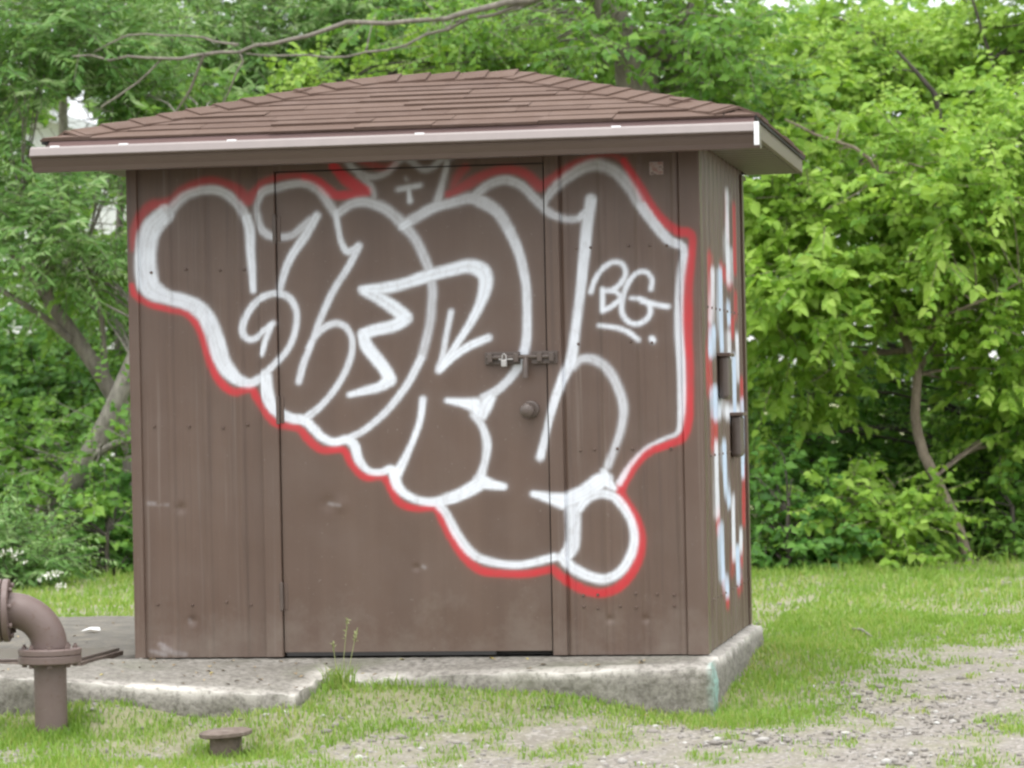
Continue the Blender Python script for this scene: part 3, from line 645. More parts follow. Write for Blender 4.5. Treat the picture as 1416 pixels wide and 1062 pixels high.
for si, (o0, al, up, Lg) in enumerate(slopes):
    nrm = (Vector((0, 0, 1)) - up * SL).normalized()
    for k in range(NROW):
        t0 = k * EXPO - (.012 if k == 0 else 0); t1 = min((k + 1) * EXPO + .03, RUN)
        lo, hi = max(t0, 0), Lg - max(t0, 0)
        s0 = lo - rs.uniform(.05, .3)
        while s0 < hi:
            wd = rs.uniform(.28, .46); a, b = max(s0 + .001, lo), min(s0 + wd - .001, hi); s0 += wd
            if b - a < .02: continue
            a1, b1 = min(max(a, t1), b), max(min(b, Lg - t1), a)
            if b1 <= a1: b1 = a1 = (max(a, min(b, Lg / 2)))
            th = rs.choice((.005, .007, .011)); j0 = rs.uniform(-.004, .004)
            def P(s_, t_, h_): 
                return o0 + al * s_ + up * t_ + Vector((0, 0, EZ + SL * t_)) + nrm * h_
            V = [P(a, t0 + j0, th + .004), P(b, t0 + j0 + rs.uniform(-.002, .002), th + .004), P(b1, t1, .004), P(a1, t1, .004), P(a, t0 + j0, .0), P(b, t0 + j0, .0), P(b1, t1, -.003), P(a1, t1, -.003)]
            me = bpy.data.meshes.new("shingle"); me.from_pydata([tuple(v) for v in V], [], [(0, 1, 2, 3), (4, 7, 6, 5), (0, 4, 5, 1), (1, 5, 6, 2), (2, 6, 7, 3), (3, 7, 4, 0)])
            link("shingle", me, M['shingle'], roof)
# hip and ridge caps: folded pieces that overlap up the hip
def cap(p0, p1, side_a, side_b, lift):
    """p0 lower end, p1 upper end, side vectors lie in the two slopes"""
    wv = .125
    up_ = Vector((0, 0, 1))
    V = []
    for p, l in ((p0, lift + .016), (p1, .010)):
        V += [p + side_a * wv + up_ * (l - .002), p + up_ * (l + .007), p + side_b * wv + up_ * (l - .002)]
        V += [p + side_a * wv + up_ * (l - .012), p + up_ * (l - .004), p + side_b * wv + up_ * (l - .012)]
    me = bpy.data.meshes.new("hip_cap")
    me.from_pydata([tuple(v) for v in V], [], [(0, 1, 7, 6), (1, 2, 8, 7), (3, 9, 10, 4), (4, 10, 11, 5), (0, 3, 4, 1), (1, 4, 5, 2), (6, 7, 10, 9), (7, 8, 11, 10), (0, 6, 9, 3), (2, 5, 11, 8)])
    return me
RA, RB = Vector((EX0 + RUN, CYm, RZ)), Vector((EX1 - RUN, CYm, RZ))
for c0, r0, sx, sy in (((EX0, EY0), RA, 1, 1), ((EX1, EY0), RB, -1, 1), ((EX0, EY1), RA, 1, -1), ((EX1, EY1), RB, -1, -1)):
    a = Vector((c0[0], c0[1], EZ)); n = 12
    sa = Vector((sx, 0, 0)); sb = Vector((0, sy, 0))
    # directions across the hip inside each slope
    hd = (r0 - a).normalized()
    fa = (sa - hd * sa.dot(hd)).normalized(); fb = (sb - hd * sb.dot(hd)).normalized()
    for k in range(n):
        p0 = a.lerp(r0, max(k, .75) / n); p1 = a.lerp(r0, min(1.0, (k + 1.35) / n))
        link("hip_cap", cap(p0, p1, fa, fb, .004 + rs.uniform(0, .003)), M['shingle'], roof)
sa = Vector((0, -1, -SL)).normalized(); sb = Vector((0, 1, -SL)).normalized()
for k in range(5):
    p0 = RA.lerp(RB, 1 - k / 5); p1 = RA.lerp(RB, max(0, 1 - (k + 1.3) / 5))
    link("ridge_cap", cap(p0, p1, sa, sb, .006), M['shingle'], roof)
# fascia boards, drip edge, soffit
FZ0, FZ1 = 2.070, 2.190
link("fascia", box_me("fascia", EX0 + .01, EX1 - .01, EY0 + .005, EY0 + .025, FZ0, FZ1, .002), M['trim'], shed)
link("fascia", box_me("fascia", EX1 - .025, EX1 - .004, EY0 + .026, EY1 - .026, FZ0 + .055, FZ1, .002), M['fascia'], shed)
link("fascia", box_me("fascia", EX0 + .004, EX0 + .025, EY0 + .026, EY1 - .026, FZ0 + .055, FZ1, .002), M['trim'], shed)
link("fascia", box_me("fascia", EX0 + .01, EX1 - .01, EY1 - .025, EY1 - .005, FZ0 + .055, FZ1, .002), M['trim'], shed)
link("drip_edge", extrude_x("drip_edge", [(EY0 + .03, 2.199), (EY0 - .004, 2.197), (EY0 - .014, 2.152), (EY0 - .010, 2.152), (EY0 + .002, 2.190), (EY0 + .03, 2.192)], EX0 + .03, EX1 - .005), M['flash'], shed)
for xa, s_ in ((EX1, 1), (EX0, -1)):
    link("drip_edge", box_me("drip_edge", min(xa - s_ * .02, xa + s_ * .006), max(xa - s_ * .02, xa + s_ * .006), EY0 + .002, EY1, FZ1 - .004, EZ + .004), M['black'], shed)
sz = 2.122
nb = 18; bw_ = (EY1 - EY0 - .05) / nb
for (xa, xb) in ((W + .012, EX1 - .026), (EX0 + .026, -.012)):
    for k in range(nb):
        y0 = EY0 + .026 + k * bw_
        V = [(xa, y0 + .002, sz + .018), (xa, y0 + .018, sz), (xa, y0 + bw_ - .006, sz), (xa, y0 + bw_ - .002, sz + .018)]
        V += [(xb, y, z) for _, y, z in V] + [(xa, y0, sz + .02), (xa, y0 + bw_, sz + .02), (xb, y0, sz + .02), (xb, y0 + bw_, sz + .02)]
        me = bpy.data.meshes.new("soffit_board"); me.from_pydata(V, [], [(0, 4, 5, 1), (1, 5, 6, 2), (2, 6, 7, 3), (8, 9, 11, 10), (0, 8, 10, 4), (3, 7, 11, 9), (0, 1, 2, 3, 9, 8), (4, 10, 11, 7, 6, 5)])
        link("soffit_board", me, M['soffit'], shed)
sz = 2.095
for k in range(21):
    x0 = -.01 + k * (W + .02) / 21; x1 = x0 + (W + .02) / 21 - .004
    for (ya, yb) in ((EY0 + .027, -.001), (D + .001, EY1 - .027)):
        link("soffit_board", box_me("soffit_board", x0, x1, ya, yb, sz, sz + .018, .003), M['soffit'], shed)
# gutter
GX0, GX1 = -.300, 2.740
yb = EY0 + .003
gp = [(yb, 2.158), (yb, 2.066), (yb - .058, 2.063), (yb - .066, 2.066), (yb - .074, 2.084), (yb - .086, 2.100), (yb - .093, 2.112), (yb - .096, 2.121), (yb - .112, 2.123), (yb - .115, 2.128), (yb - .104, 2.157), (yb - .099, 2.163), (yb - .088, 2.165), (yb - .080, 2.160),
      (yb - .082, 2.157), (yb - .096, 2.156), (yb - .104, 2.130), (yb - .090, 2.126), (yb - .080, 2.108), (yb - .064, 2.072), (yb - .004, 2.072), (yb - .004, 2.158)]
gut = link("gutter", extrude_x("gutter", gp, GX0, GX1), M['gutter'], shed)
link("gutter_lip", extrude_x("gutter_lip", [(yb - .1155, 2.1265), (yb - .1185, 2.131), (yb - .1065, 2.159), (yb - .1005, 2.1665), (yb - .087, 2.1685), (yb - .087, 2.1655), (yb - .0995, 2.1635), (yb - .1045, 2.1575)], GX0, GX1 - .017), M['lip'], gut)  # lip strip in a lighter colour that carries the sky sheen on the edge
for xx, mt in ((GX0 - .003, 'gutter'), (GX1, 'zinc')):
    capp = [(yb, 2.158), (yb, 2.066), (yb - .050, 2.064), (yb - .070, 2.070), (yb - .096, 2.119), (yb - .115, 2.124), (yb - .116, 2.130), (yb - .102, 2.164), (yb - .085, 2.160)]
    link("gutter_end_cap", extrude_x("gutter_end_cap", capp, xx, xx + .003), M['gutter'], gut)
link("end_cap_rim", box_me("end_cap_rim", GX1 - .016, GX1 + .005, yb - .119, yb - .108, 2.072, 2.166, .002), M['zinc'], gut)
for px in (75, 170, 320, 580, 852):
    x = onp(px, 185, 1, yb - .1)[0]
    if px in (75, 170): pass
    link("gutter_hanger", box_me("gutter_hanger", x - .020, x + .020, yb - .104, yb - .074, 2.161, 2.170, .003), M['zinc'], gut)

# ------------------------------------------------------------------ flanged vent pipe
PY_ = -1.15
p0 = at(71, 1010, PY_); fl = at(70, 907, PY_); sc_ = pxm(PY_)
pr = 23.5 / sc_; frd = 45.5 / sc_
vp = thing("vent_pipe", (p0[0], PY_, -.25), "brown painted flanged steel vent pipe with a bent elbow standing in the grass", "pipe")
link("riser", lathe("riser", [(pr, -.32), (pr, fl[2] - .02)], 28, 'Z', (p0[0], PY_, 0)), M['pipe'], vp)
flo = link("flange", lathe("flange", [(frd * .97, -.028), (frd, -.024), (frd, .0), (frd * .97, .004)], 36, 'Z', (p0[0], PY_, fl[2])), M['pipe'], vp)
link("flange", lathe("flange", [(frd * .97, .005), (frd, .008), (frd, .026), (frd * .96, .030)], 36, 'Z', (p0[0], PY_, fl[2])), M['pipe'], vp)
bolt_me = lathe("flange_bolt", [(.011, -.012), (.011, 0), (.006, .001), (.006, .008)], 6)
for k in range(8):
    a = k * math.pi / 4 + .3
    for dz in (-.030, .040):
        link("flange_bolt", bolt_me, M['pipe'], flo, (p0[0] + .8 * frd * math.cos(a), PY_ + .8 * frd * math.sin(a), fl[2] + dz))
# elbow: quarter turn towards the left, slightly away from the camera
er = 56 / sc_; zc = fl[2] + .03
dirx, diry = -math.cos(.22), -math.sin(.22)
path = []
for k in range(15):
    a = k / 14 * math.pi / 2
    h = er * (1 - math.cos(a)); path.append((p0[0] + dirx * h, PY_ + diry * h, zc + er * math.sin(a) * 1.0))
link("elbow", tubes("elbow", [(path, pr * 1.10)], 28), M['pipe'], vp)
end = Vector(path[-1]); dv = Vector((dirx, diry, 0))
def disc(name, c, th, r):
    me = lathe(name, [(r * .97, -th / 2), (r, -th / 2 + .003), (r, th / 2 - .003), (r * .97, th / 2)], 36, 'X')
    me.transform(Matrix.Translation(c) @ Matrix.Rotation(math.atan2(dv.y, dv.x), 4, 'Z')); return me
fe = link("flange", disc("flange", end + dv * .012, .026, frd), M['pipe'], vp)
link("flange", disc("flange", end + dv * .042, .026, frd), M['pipe'], vp)
for k in range(8):
    a = k * math.pi / 4 + .2
    c = end - dv * .008 + Vector((-dv.y, dv.x, 0)) * .8 * frd * math.cos(a) + Vector((0, 0, 1)) * .8 * frd * math.sin(a)
    me = lathe("flange_bolt", [(.011, -.008), (.011, .008)], 6, 'X'); me.transform(Matrix.Translation(c) @ Matrix.Rotation(math.atan2(dv.y, dv.x), 4, 'Z'))
    link("flange_bolt", me, M['pipe'], fe)
path2 = [end + dv * .05, end + dv * .30]
for k in range(1, 13):
    a = k / 12 * math.pi / 2
    path2.append(end + dv * (.30 + er * math.sin(a)) - Vector((0, 0, 1)) * er * (1 - math.cos(a)))
path2.append(path2[-1] - Vector((0, 0, .35)))
link("return_bend", tubes("return_bend", [([tuple(p) for p in path2], pr * 1.02)], 28), M['pipe'], vp)

# rusty capped pipe stub low in the grass
st_ = at(312, 1013, -1.35); s2 = pxm(-1.35)
stub = thing("pipe_stub", (st_[0], -1.35, -.27), "low rusty capped pipe stub poking out of the grass", "pipe stub")
link("collar", lathe("collar", [(23 / s2, -.36), (23 / s2, st_[2] - .010), (25 / s2, st_[2] - .006)], 20, 'Z', (st_[0], -1.35, 0)), M['rust'], stub)
cp = lathe("cover", [(36 / s2, -.012), (38 / s2, -.008), (38 / s2, .004), (34 / s2, .009), (10 / s2, .011)], 26, 'Z')
cp.transform(Matrix.Translation((st_[0], -1.35, st_[2])) @ Matrix.Rotation(math.radians(-3), 4, 'Y') @ Matrix.Rotation(math.radians(2), 4, 'X'))
link("cover", cp, M['rust'], stub)

# steel access hatch lying on the landing
hat = thing("access_hatch", (-.65, 0, .0), "flat brown steel access hatch with a rusty edge lying on the concrete", "hatch")
link("frame", box_me("frame", -1.15, -.160, -.31, .30, -.02, .012, .003), M['rust'], hat)
lid = link("lid", box_me("lid", -1.14, -.172, -.295, .285, .0125, .026, .004), M['bolt'], hat)
link("handle", tubes("handle", [([(-.75, -.2, .024), (-.75, -.2, .06), (-.62, -.2, .06), (-.62, -.2, .024)], .007)], 8), M['bolt'], lid)

# ------------------------------------------------------------------ vegetation: leaves and trees
def norm(a): return a / (np.linalg.norm(a, axis=-1, keepdims=True) + 1e-9)
def leaf_mesh(name, pos, dr, nr, ln, wr, var, fold=.35, curl=.18, simple=False):
    """leaf blades: base, two edge points on each side and a tip, folded along the midrib"""
    N = len(pos); dr = norm(dr); sd = norm(np.cross(dr, nr)); nr = np.cross(sd, dr)
    l = ln[:, None]; wd = l * np.reshape(wr, (-1, 1)) * .5
    base = pos; tip = pos + dr * l - nr * l * curl
    def pt(t, s, w_): return pos + dr * l * t + sd * wd * s * w_ + nr * (wd * fold * w_ - l * curl * t * t * .8)
    if simple:
        V = np.stack([base, pt(.42, 1, 1.15), tip, pt(.42, -1, 1.15)], 1); o = np.arange(N)[:, None] * 4
        T3 = np.stack([o + np.array([[0, 1, 2]]), o + np.array([[0, 2, 3]])], 1).reshape(-1, 3)
        return fast(name, V, tris=T3, attrs=dict(var=np.repeat(var, 4)))
    V = np.stack([base, pt(.32, 1, 1.0), pt(.68, 1, .72), tip, pt(.68, -1, .72), pt(.32, -1, 1.0)], 1)
    o = np.arange(N)[:, None] * 6
    Q = np.stack([o + np.array([[0, 1, 2, 3]]), o + np.array([[0, 3, 4, 5]])], 1).reshape(-1, 4)
    return fast(name, V, quads=Q, attrs=dict(var=np.repeat(var, 6)))
GAPS = [(at(104, 176, 6), at(104, 176, 27), .27), (at(60, 186, 6), at(60, 186, 27), .15), (at(140, 305, 6), at(140, 305, 27), .15)]
def gap_ok(P):
    ok = np.ones(len(P), bool)
    for a, b, r in GAPS:
        d = (b - a) / np.linalg.norm(b - a); v = P - a; t = v @ d
        ok &= np.linalg.norm(v - t[:, None] * d, axis=1) > r
    return ok
KINDS = dict(
    lime=dict(mat=mat_leaf("lime_leaf", (0.15, 0.31, 0.035), (0.29, 0.48, 0.06), (0.44, 0.62, 0.13), .5), ln=.074, wr=.60, tw=10, lv=12, tl=.30, droop=.45, spread=.34),
    mid=dict(mat=mat_leaf("mid_green_leaf", (0.080, 0.21, 0.03), (0.165, 0.345, 0.05), (0.29, 0.48, 0.09), .5), ln=.066, wr=.55, tw=10, lv=11, tl=.28, droop=.35, spread=.36),
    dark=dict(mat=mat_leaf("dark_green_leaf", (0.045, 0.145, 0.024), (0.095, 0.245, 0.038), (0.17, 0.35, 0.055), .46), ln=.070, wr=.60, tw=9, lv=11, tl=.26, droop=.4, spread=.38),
    willow=dict(mat=mat_leaf("grey_green_leaf", (0.085, 0.215, 0.045), (0.175, 0.345, 0.09), (0.39, 0.53, 0.24), .45), ln=.080, wr=.22, tw=12, lv=16, tl=.36, droop=.25, spread=.34))
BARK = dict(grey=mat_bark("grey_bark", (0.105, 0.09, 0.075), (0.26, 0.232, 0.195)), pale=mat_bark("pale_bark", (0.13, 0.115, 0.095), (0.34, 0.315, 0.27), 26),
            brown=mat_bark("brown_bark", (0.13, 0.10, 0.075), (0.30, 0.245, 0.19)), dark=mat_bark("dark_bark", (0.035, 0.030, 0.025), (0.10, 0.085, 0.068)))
def clusters(rng, ells):
    C_, = [[]]
    for (c, r, n) in ells:
        d = norm(rng.normal(size=(n, 3))); t = rng.uniform(.15, 1, (n, 1)) ** .5
        C_.append(np.asarray(c) + d * t * np.asarray(r))
    return np.concatenate(C_)
def foliage(rng, C_, kind, scale=1.0, dens=1.0, outward=None):
    k = KINDS[kind]; n = len(C_); tw = max(2, int(k['tw'] * dens)); lv = k['lv']
    cv = rng.normal(0, .15, n)
    # twigs: start inside the cluster, point outward and sideways
    td = norm(rng.normal(size=(n, tw, 3)) * np.array([1, 1, .6]) + np.array([0, -.15, .12]))
    tb = C_[:, None, :] + td * rng.uniform(.02, k['spread'], (n, tw, 1)) * scale
    tl = k['tl'] * scale * rng.uniform(.6, 1.25, (n, tw, 1))
    te = tb + td * tl - np.array([0, 0, 1]) * tl * k['droop'] * .35
    t = (np.arange(lv) + .6) / lv
    pos = tb[:, :, None, :] + (te - tb)[:, :, None, :] * t[None, None, :, None]
    side = norm(np.cross(td, np.array([0, 0, 1.0]) + rng.normal(0, .25, td.shape)))
    sgn = np.where(np.arange(lv) % 2 == 0, 1, -1)[None, None, :, None]
    ld = td[:, :, None, :] * .55 + side[:, :, None, :] * sgn * .8 + rng.normal(0, .28, pos.shape) - np.array([0, 0, k['droop']])
    nr = np.array([0.05, -.65, .75]) + rng.normal(0, .42, pos.shape)
    var = .48 + cv[:, None, None] * 1.3 + rng.normal(0, .21, pos.shape[:3])
    ln = k['ln'] * scale * rng.uniform(.5, 1.35, pos.shape[:3]) * (1 + .25 * rng.normal(0, 1, (n, 1, 1)).clip(-1.5, 1.5))
    f = lambda a: a.reshape(-1, 3)
    return dict(pos=f(pos), dr=f(ld), nr=f(nr), ln=ln.ravel(), var=np.clip(var, 0, 1).ravel(), tb=f(tb), te=f(te))
def tree(name, label, kind, bark, trunk, ells, seed, group=None, limbs=(), scale=1.0, dens=1.0, cat="tree", cut=None, trunk_name="trunk"):
    rng = np.random.default_rng(seed)
    tp = np.asarray(trunk, float); base = tp[0]
    t = thing(name, (base[0], base[1], base[2]), label, cat, group)
    sp = spline(tp, .12)
    jit = np.cumsum(rng.normal(0, .004, (len(sp), 3)), 0); jit -= np.linspace(0, 1, len(sp))[:, None] * jit[-1]
    link(trunk_name, tubes(trunk_name, [(sp[:, :3] + jit, sp[:, 3])], 10), BARK[bark], t)
    skel = [sp]
    for lm in limbs:
        ls = spline(np.asarray(lm, float), .12); skel.append(ls)
        ls[1:-1, :3] += rng.normal(0, .010, (len(ls) - 2, 3))
        link("branch", tubes("branch", [(ls[:, :3], ls[:, 3])], 7), BARK[bark], t)
    SK = np.concatenate(skel)
    C_ = clusters(rng, ells)
    if cut is not None: C_ = C_[cut(C_)]
    C_ = C_[gap_ok(C_)]
    g_ = foliage(rng, C_, kind, scale, dens)
    ok = gap_ok(g_['pos'])
    if cut is not None: ok &= cut(g_['pos'])
    link("crown", leaf_mesh("crown", g_['pos'][ok], g_['dr'][ok], g_['nr'][ok], g_['ln'][ok], KINDS[kind]['wr'], g_['var'][ok], simple=(kind != 'lime' or scale != 1.0)), KINDS[kind]['mat'], t)
    # branchlets from the nearest wood to each cluster, and the leafy twigs themselves
    tw = []
    for c in C_:
        d = np.linalg.norm(SK[:, :3] - c, axis=1); o = SK[np.argmin(d + .6 * np.maximum(0, SK[:, 2] - c[2]))]
        mid = (o[:3] + c) / 2 + np.array([0, 0, .08]) * np.linalg.norm(c - o[:3]) + rng.normal(0, .05, 3)
        L_ = np.linalg.norm(c - o[:3]); r0 = min(o[3] * .55, .006 + .006 * L_)
        pth = spline([o[:3], mid, c], .25)
        if gap_ok(np.asarray(pth)).all(): tw.append((pth, None, r0))
    lst = []
    for P, _, r0 in tw: lst.append((P, np.linspace(r0, .003, len(P))))
    nt_ = len(g_['tb']); sel = rng.permutation(nt_)[:min(nt_, 900)]
    for i in sel: lst.append((np.array([g_['tb'][i], g_['te'][i]]), np.array([.0035, .0015])))
    link("twigs", tubes("twigs", lst, 4), BARK[bark], t)["kind"] = "stuff"
    return t
def E_(px, py, Y, rx, rz, ry, n):              # ellipsoid of foliage clusters at a pixel and depth; radii: px, px, metres
    c = at(px, py, Y); s = pxm(Y); return (c, (rx / s, ry, rz / s), n)
def TP(*pts):                                   # trunk/limb path: (px, py, depth, radius in px)
    return [(*at(x, y, Y), r / pxm(Y)) for x, y, Y, r in pts]
def rooted(px, Y, r, *pts):                     # same, but starting from the ground
    b = at(px, 700, Y); z = float(gz(b[0], b[1])) - .1
    return [(b[0], b[1], z, r / pxm(Y))] + TP(*pts)
G_B = "trees along the back of the clearing"
behind = lambda P: P[:, 1] > 3.0

# right: bright young maple with the curved trunk
tree("young_maple", "young maple with a thin curved bare trunk and bright lime leaves right of the shed", "lime", "brown",
     rooted(1340, 9.6, 8, (1327, 735, 9.6, 7.5), (1308, 690, 9.6, 7.5), (1278, 630, 9.6, 7.5), (1266, 575, 9.6, 7), (1268, 520, 9.6, 6.5), (1254, 480, 9.7, 6), (1242, 445, 9.8, 5), (1232, 400, 9.9, 6), (1225, 340, 9.8, 5), (1210, 260, 9.8, 3)),
     [E_(1120, 290, 9.4, 95, 120, .7, 26), E_(1230, 250, 9.6, 120, 120, .8, 40), E_(1330, 320, 9.5, 110, 140, .8, 40), E_(1140, 420, 9.3, 105, 85, .7, 30), E_(1300, 390, 10.6, 110, 80, .5, 24), E_(1395, 430, 9.8, 80, 110, .6, 24), E_(1400, 230, 9.8, 90, 90, .8, 22), E_(1075, 375, 9.3, 45, 80, .5, 12), E_(1110, 540, 9.8, 70, 45, .3, 6), E_(1385, 560, 10.2, 60, 60, .3, 7)], 21, G_B,
     limbs=[TP((1244, 450, 10, 5), (1200, 456, 9.8, 4), (1160, 440, 9.6, 3), (1120, 415, 9.5, 2)), TP((1250, 485, 10, 5), (1200, 490, 9.8, 4), (1140, 490, 9.6, 3), (1090, 478, 9.5, 2)), TP((1268, 515, 10, 5), (1300, 470, 10.1, 4), (1325, 420, 10.1, 3), (1360, 370, 10.1, 2)),
            TP((1225, 340, 9.8, 4), (1170, 300, 9.6, 3), (1110, 270, 9.5, 2)), TP((1232, 400, 9.9, 4), (1290, 330, 9.8, 3), (1340, 260, 9.7, 2)), TP((1240, 300, 9.7, 3), (1215, 240, 9.2, 2.6), (1180, 205, 9.1, 2.4), (1130, 185, 9.1, 2), (1085, 165, 9.1, 1.3)), TP((1250, 480, 10, 3), (1300, 440, 9.4, 2), (1350, 420, 9.3, 2), (1410, 390, 9.3, 1.3))])
# lower bright sapling in front of the dark bushes
tree("maple_sapling", "small bright lime maple sapling growing low beside the curved trunk", "lime", "brown",
     rooted(1235, 9.2, 4, (1230, 760, 9.2, 4), (1220, 720, 9.2, 3)), [E_(1215, 735, 9.1, 75, 50, .45, 16), E_(1150, 700, 9.2, 40, 30, .3, 4), E_(1225, 785, 8.9, 30, 16, .2, 4)], 22, G_B, dens=.9)
# dark bushes under them
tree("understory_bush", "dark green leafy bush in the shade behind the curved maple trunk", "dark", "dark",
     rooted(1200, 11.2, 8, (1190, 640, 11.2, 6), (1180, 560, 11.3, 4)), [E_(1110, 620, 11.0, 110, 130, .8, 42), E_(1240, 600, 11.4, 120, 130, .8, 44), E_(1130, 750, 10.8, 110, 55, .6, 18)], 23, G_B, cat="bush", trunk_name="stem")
tree("understory_bush", "mid green bush at the far end of the clearing beside the dark one", "mid", "dark",
     rooted(1380, 11.0, 8, (1385, 640, 11, 6), (1390, 560, 11.1, 4)), [E_(1380, 600, 10.8, 110, 150, .8, 46), E_(1330, 740, 10.6, 100, 55, .6, 16), E_(1450, 700, 10.5, 90, 100, .7, 20), E_(1060, 540, 10.2, 40, 100, .4, 10)], 24, G_B, cat="bush", trunk_name="stem")
# trees behind on the right
tree("hillside_maple", "taller maple with long dark bare limbs behind the bright young one", "lime", "dark",
     rooted(1420, 13.0, 20, (1400, 560, 13, 18), (1395, 440, 13, 17), (1370, 340, 13, 14), (1340, 260, 13, 10), (1320, 150, 13, 6)),
     [E_(1180, 120, 12.6, 130, 90, .9, 44), E_(1330, 120, 12.8, 120, 100, .9, 48), E_(1090, 190, 12.3, 60, 80, .7, 18), E_(1420, 60, 12.8, 90, 90, .9, 26), E_(1060, 80, 12.8, 80, 70, .8, 22), E_(1230, 50, 13.4, 150, 50, .8, 22), E_(1390, -60, 13.0, 90, 60, .9, 14)], 25, G_B,
     limbs=[TP((1370, 340, 13, 10), (1300, 270, 12.7, 8), (1200, 225, 12.4, 7), (1120, 190, 12.2, 5), (1050, 105, 12.1, 3)), TP((1340, 260, 13, 8), (1290, 140, 12.7, 6), (1230, 90, 12.6, 4)), TP((1320, 320, 12.8, 8), (1240, 280, 12.4, 6), (1160, 200, 12.2, 6), (1060, 165, 12.1, 3)), TP((1370, 340, 13, 6), (1390, 250, 12.2, 4), (1385, 160, 12.1, 3.4), (1370, 80, 12.1, 2.6), (1345, 0, 12.1, 2)), TP((1340, 260, 13, 6), (1310, 200, 11.9, 5), (1290, 130, 11.7, 4), (1240, 70, 11.6, 2))], scale=.82, dens=1.25)
# big trunk behind the roof with the long limb reaching left
tree("grey_poplar", "old poplar with a thick grey trunk behind the roof and a long limb reaching left", "mid", "grey",
     rooted(905, 9.4, 34, (900, 400, 9.4, 33), (890, 200, 9.4, 32), (880, 100, 9.4, 30), (862, 50, 9.4, 24), (835, 0, 9.4, 20), (810, -60, 9.4, 16), (800, -160, 9.4, 10)),
     [E_(960, 60, 9.2, 90, 60, .6, 18), E_(830, 40, 9.0, 90, 50, .5, 8), E_(700, 60, 10.5, 120, 50, .7, 22), E_(1000, 120, 9.8, 60, 60, .6, 14), E_(880, -60, 9.4, 200, 60, .9, 24), E_(640, 30, 9.3, 160, 40, .6, 8)], 26, G_B,
     limbs=[TP((828, -5, 9.4, 6.5), (760, -3, 9.0, 5.4), (700, 6, 8.8, 5.0), (640, 20, 8.7, 4.0), (560, 31, 8.6, 3.4), (480, 34, 8.5, 3.4), (400, 56, 8.4, 3.0), (330, 70, 8.4, 2.5), (270, 76, 8.3, 2.5), (200, 82, 8.3, 2.0), (100, 78, 8.3, 1.5)),
            TP((735, 2, 8.9, 3.0), (650, 30, 8.8, 2.5), (560, 58, 8.7, 2.0), (480, 78, 8.7, 1.5), (400, 76, 8.7, 1.5), (340, 74, 8.7, 1.0)), TP((330, 62, 8.4, 2.0), (250, 50, 8.4, 1.5), (180, 52, 8.4, 1.5), (130, 72, 8.4, 1.0)),
            TP((283, 74, 8.3, 2.0), (262, 120, 8.4, 2.0), (238, 162, 8.5, 1.5)), TP((225, 80, 8.3, 1.5), (190, 115, 8.3, 1.5), (140, 148, 8.3, 1.5)), TP((800, 10, 9.2, 2.0), (815, 60, 9.2, 1.5), (850, 100, 9.3, 1.5)), TP((885, 110, 9.4, 20.0), (915, 60, 9.5, 14.0), (960, 0, 9.7, 4.5), (1000, -70, 9.8, 3.0)), TP((332, 74, 8.4, 1.5), (330, 100, 8.4, 1.5), (305, 150, 8.5, 1.0))])
# middle trees behind the roof
tree("willow_tree", "willow with slender leaves and thin stems behind the left half of the roof", "willow", "grey",
     rooted(420, 11.5, 16, (415, 300, 11.5, 13), (400, 150, 11.5, 10), (380, 40, 11.5, 7), (370, -60, 11.5, 4)), [E_(300, 60, 11.2, 140, 90, .8, 48), E_(450, 40, 11.4, 120, 80, .8, 34), E_(380, 130, 11.0, 120, 50, .6, 20), E_(230, 130, 10.8, 60, 60, .6, 14), E_(350, -70, 11.4, 200, 60, .8, 20)], 27, G_B,
     limbs=[TP((415, 180, 11.5, 6), (440, 120, 11.4, 5), (460, 40, 11.4, 3)), TP((400, 150, 11.5, 6), (340, 100, 11.3, 4), (290, 40, 11.2, 3))])
tree("leafy_ash", "bright mid green ash behind the ridge of the roof", "mid", "dark",
     rooted(600, 12.5, 16, (610, 300, 12.5, 13), (620, 120, 12.5, 9), (630, 20, 12.5, 6), (640, -60, 12.5, 4)), [E_(560, 70, 12.2, 120, 70, .8, 36), E_(720, 60, 12.4, 130, 80, .8, 40), E_(640, -20, 12.4, 200, 60, .8, 30), E_(860, 80, 12.6, 110, 90, .8, 30)], 28, G_B)
tree("lime_shrub_tree", "low lime leaved tree peeking over the left hip of the roof", "lime", "dark",
     rooted(470, 9.8, 9, (470, 300, 9.8, 7), (468, 180, 9.8, 5), (465, 130, 9.8, 3)), [E_(450, 110, 9.8, 60, 28, .4, 8), E_(560, 98, 10.2, 70, 22, .4, 6), E_(720, 85, 10.4, 60, 22, .4, 5)], 29, G_B, scale=.8)
# left: willow, leaning trunk, understory
tree("grey_willow", "willow with drooping grey green leaves left of the shed roof", "willow", "grey",
     rooted(190, 9.4, 14, (178, 600, 9.3, 13), (150, 540, 9.2, 12), (110, 480, 9.1, 11), (70, 420, 9.0, 10), (35, 365, 9.0, 8), (-10, 320, 9.0, 6), (-60, 260, 9.0, 4)),
     [E_(60, 60, 9.0, 110, 80, .7, 34), E_(170, 110, 9.4, 90, 80, .6, 26), E_(90, 330, 8.6, 95, 60, .5, 30), E_(20, 240, 9.0, 60, 80, .6, 16), E_(40, -60, 9.2, 160, 60, .8, 18), E_(140, 270, 9.2, 50, 40, .4, 8), E_(-60, 150, 9.0, 70, 140, .7, 18)], 30, G_B,
     limbs=[TP((110, 480, 9.1, 6), (60, 440, 8.9, 5), (0, 400, 8.8, 4)), TP((70, 420, 9.0, 5), (60, 350, 8.9, 4), (30, 280, 8.8, 3)), TP((150, 540, 9.2, 5), (140, 440, 9.2, 4), (120, 340, 9.1, 3))])
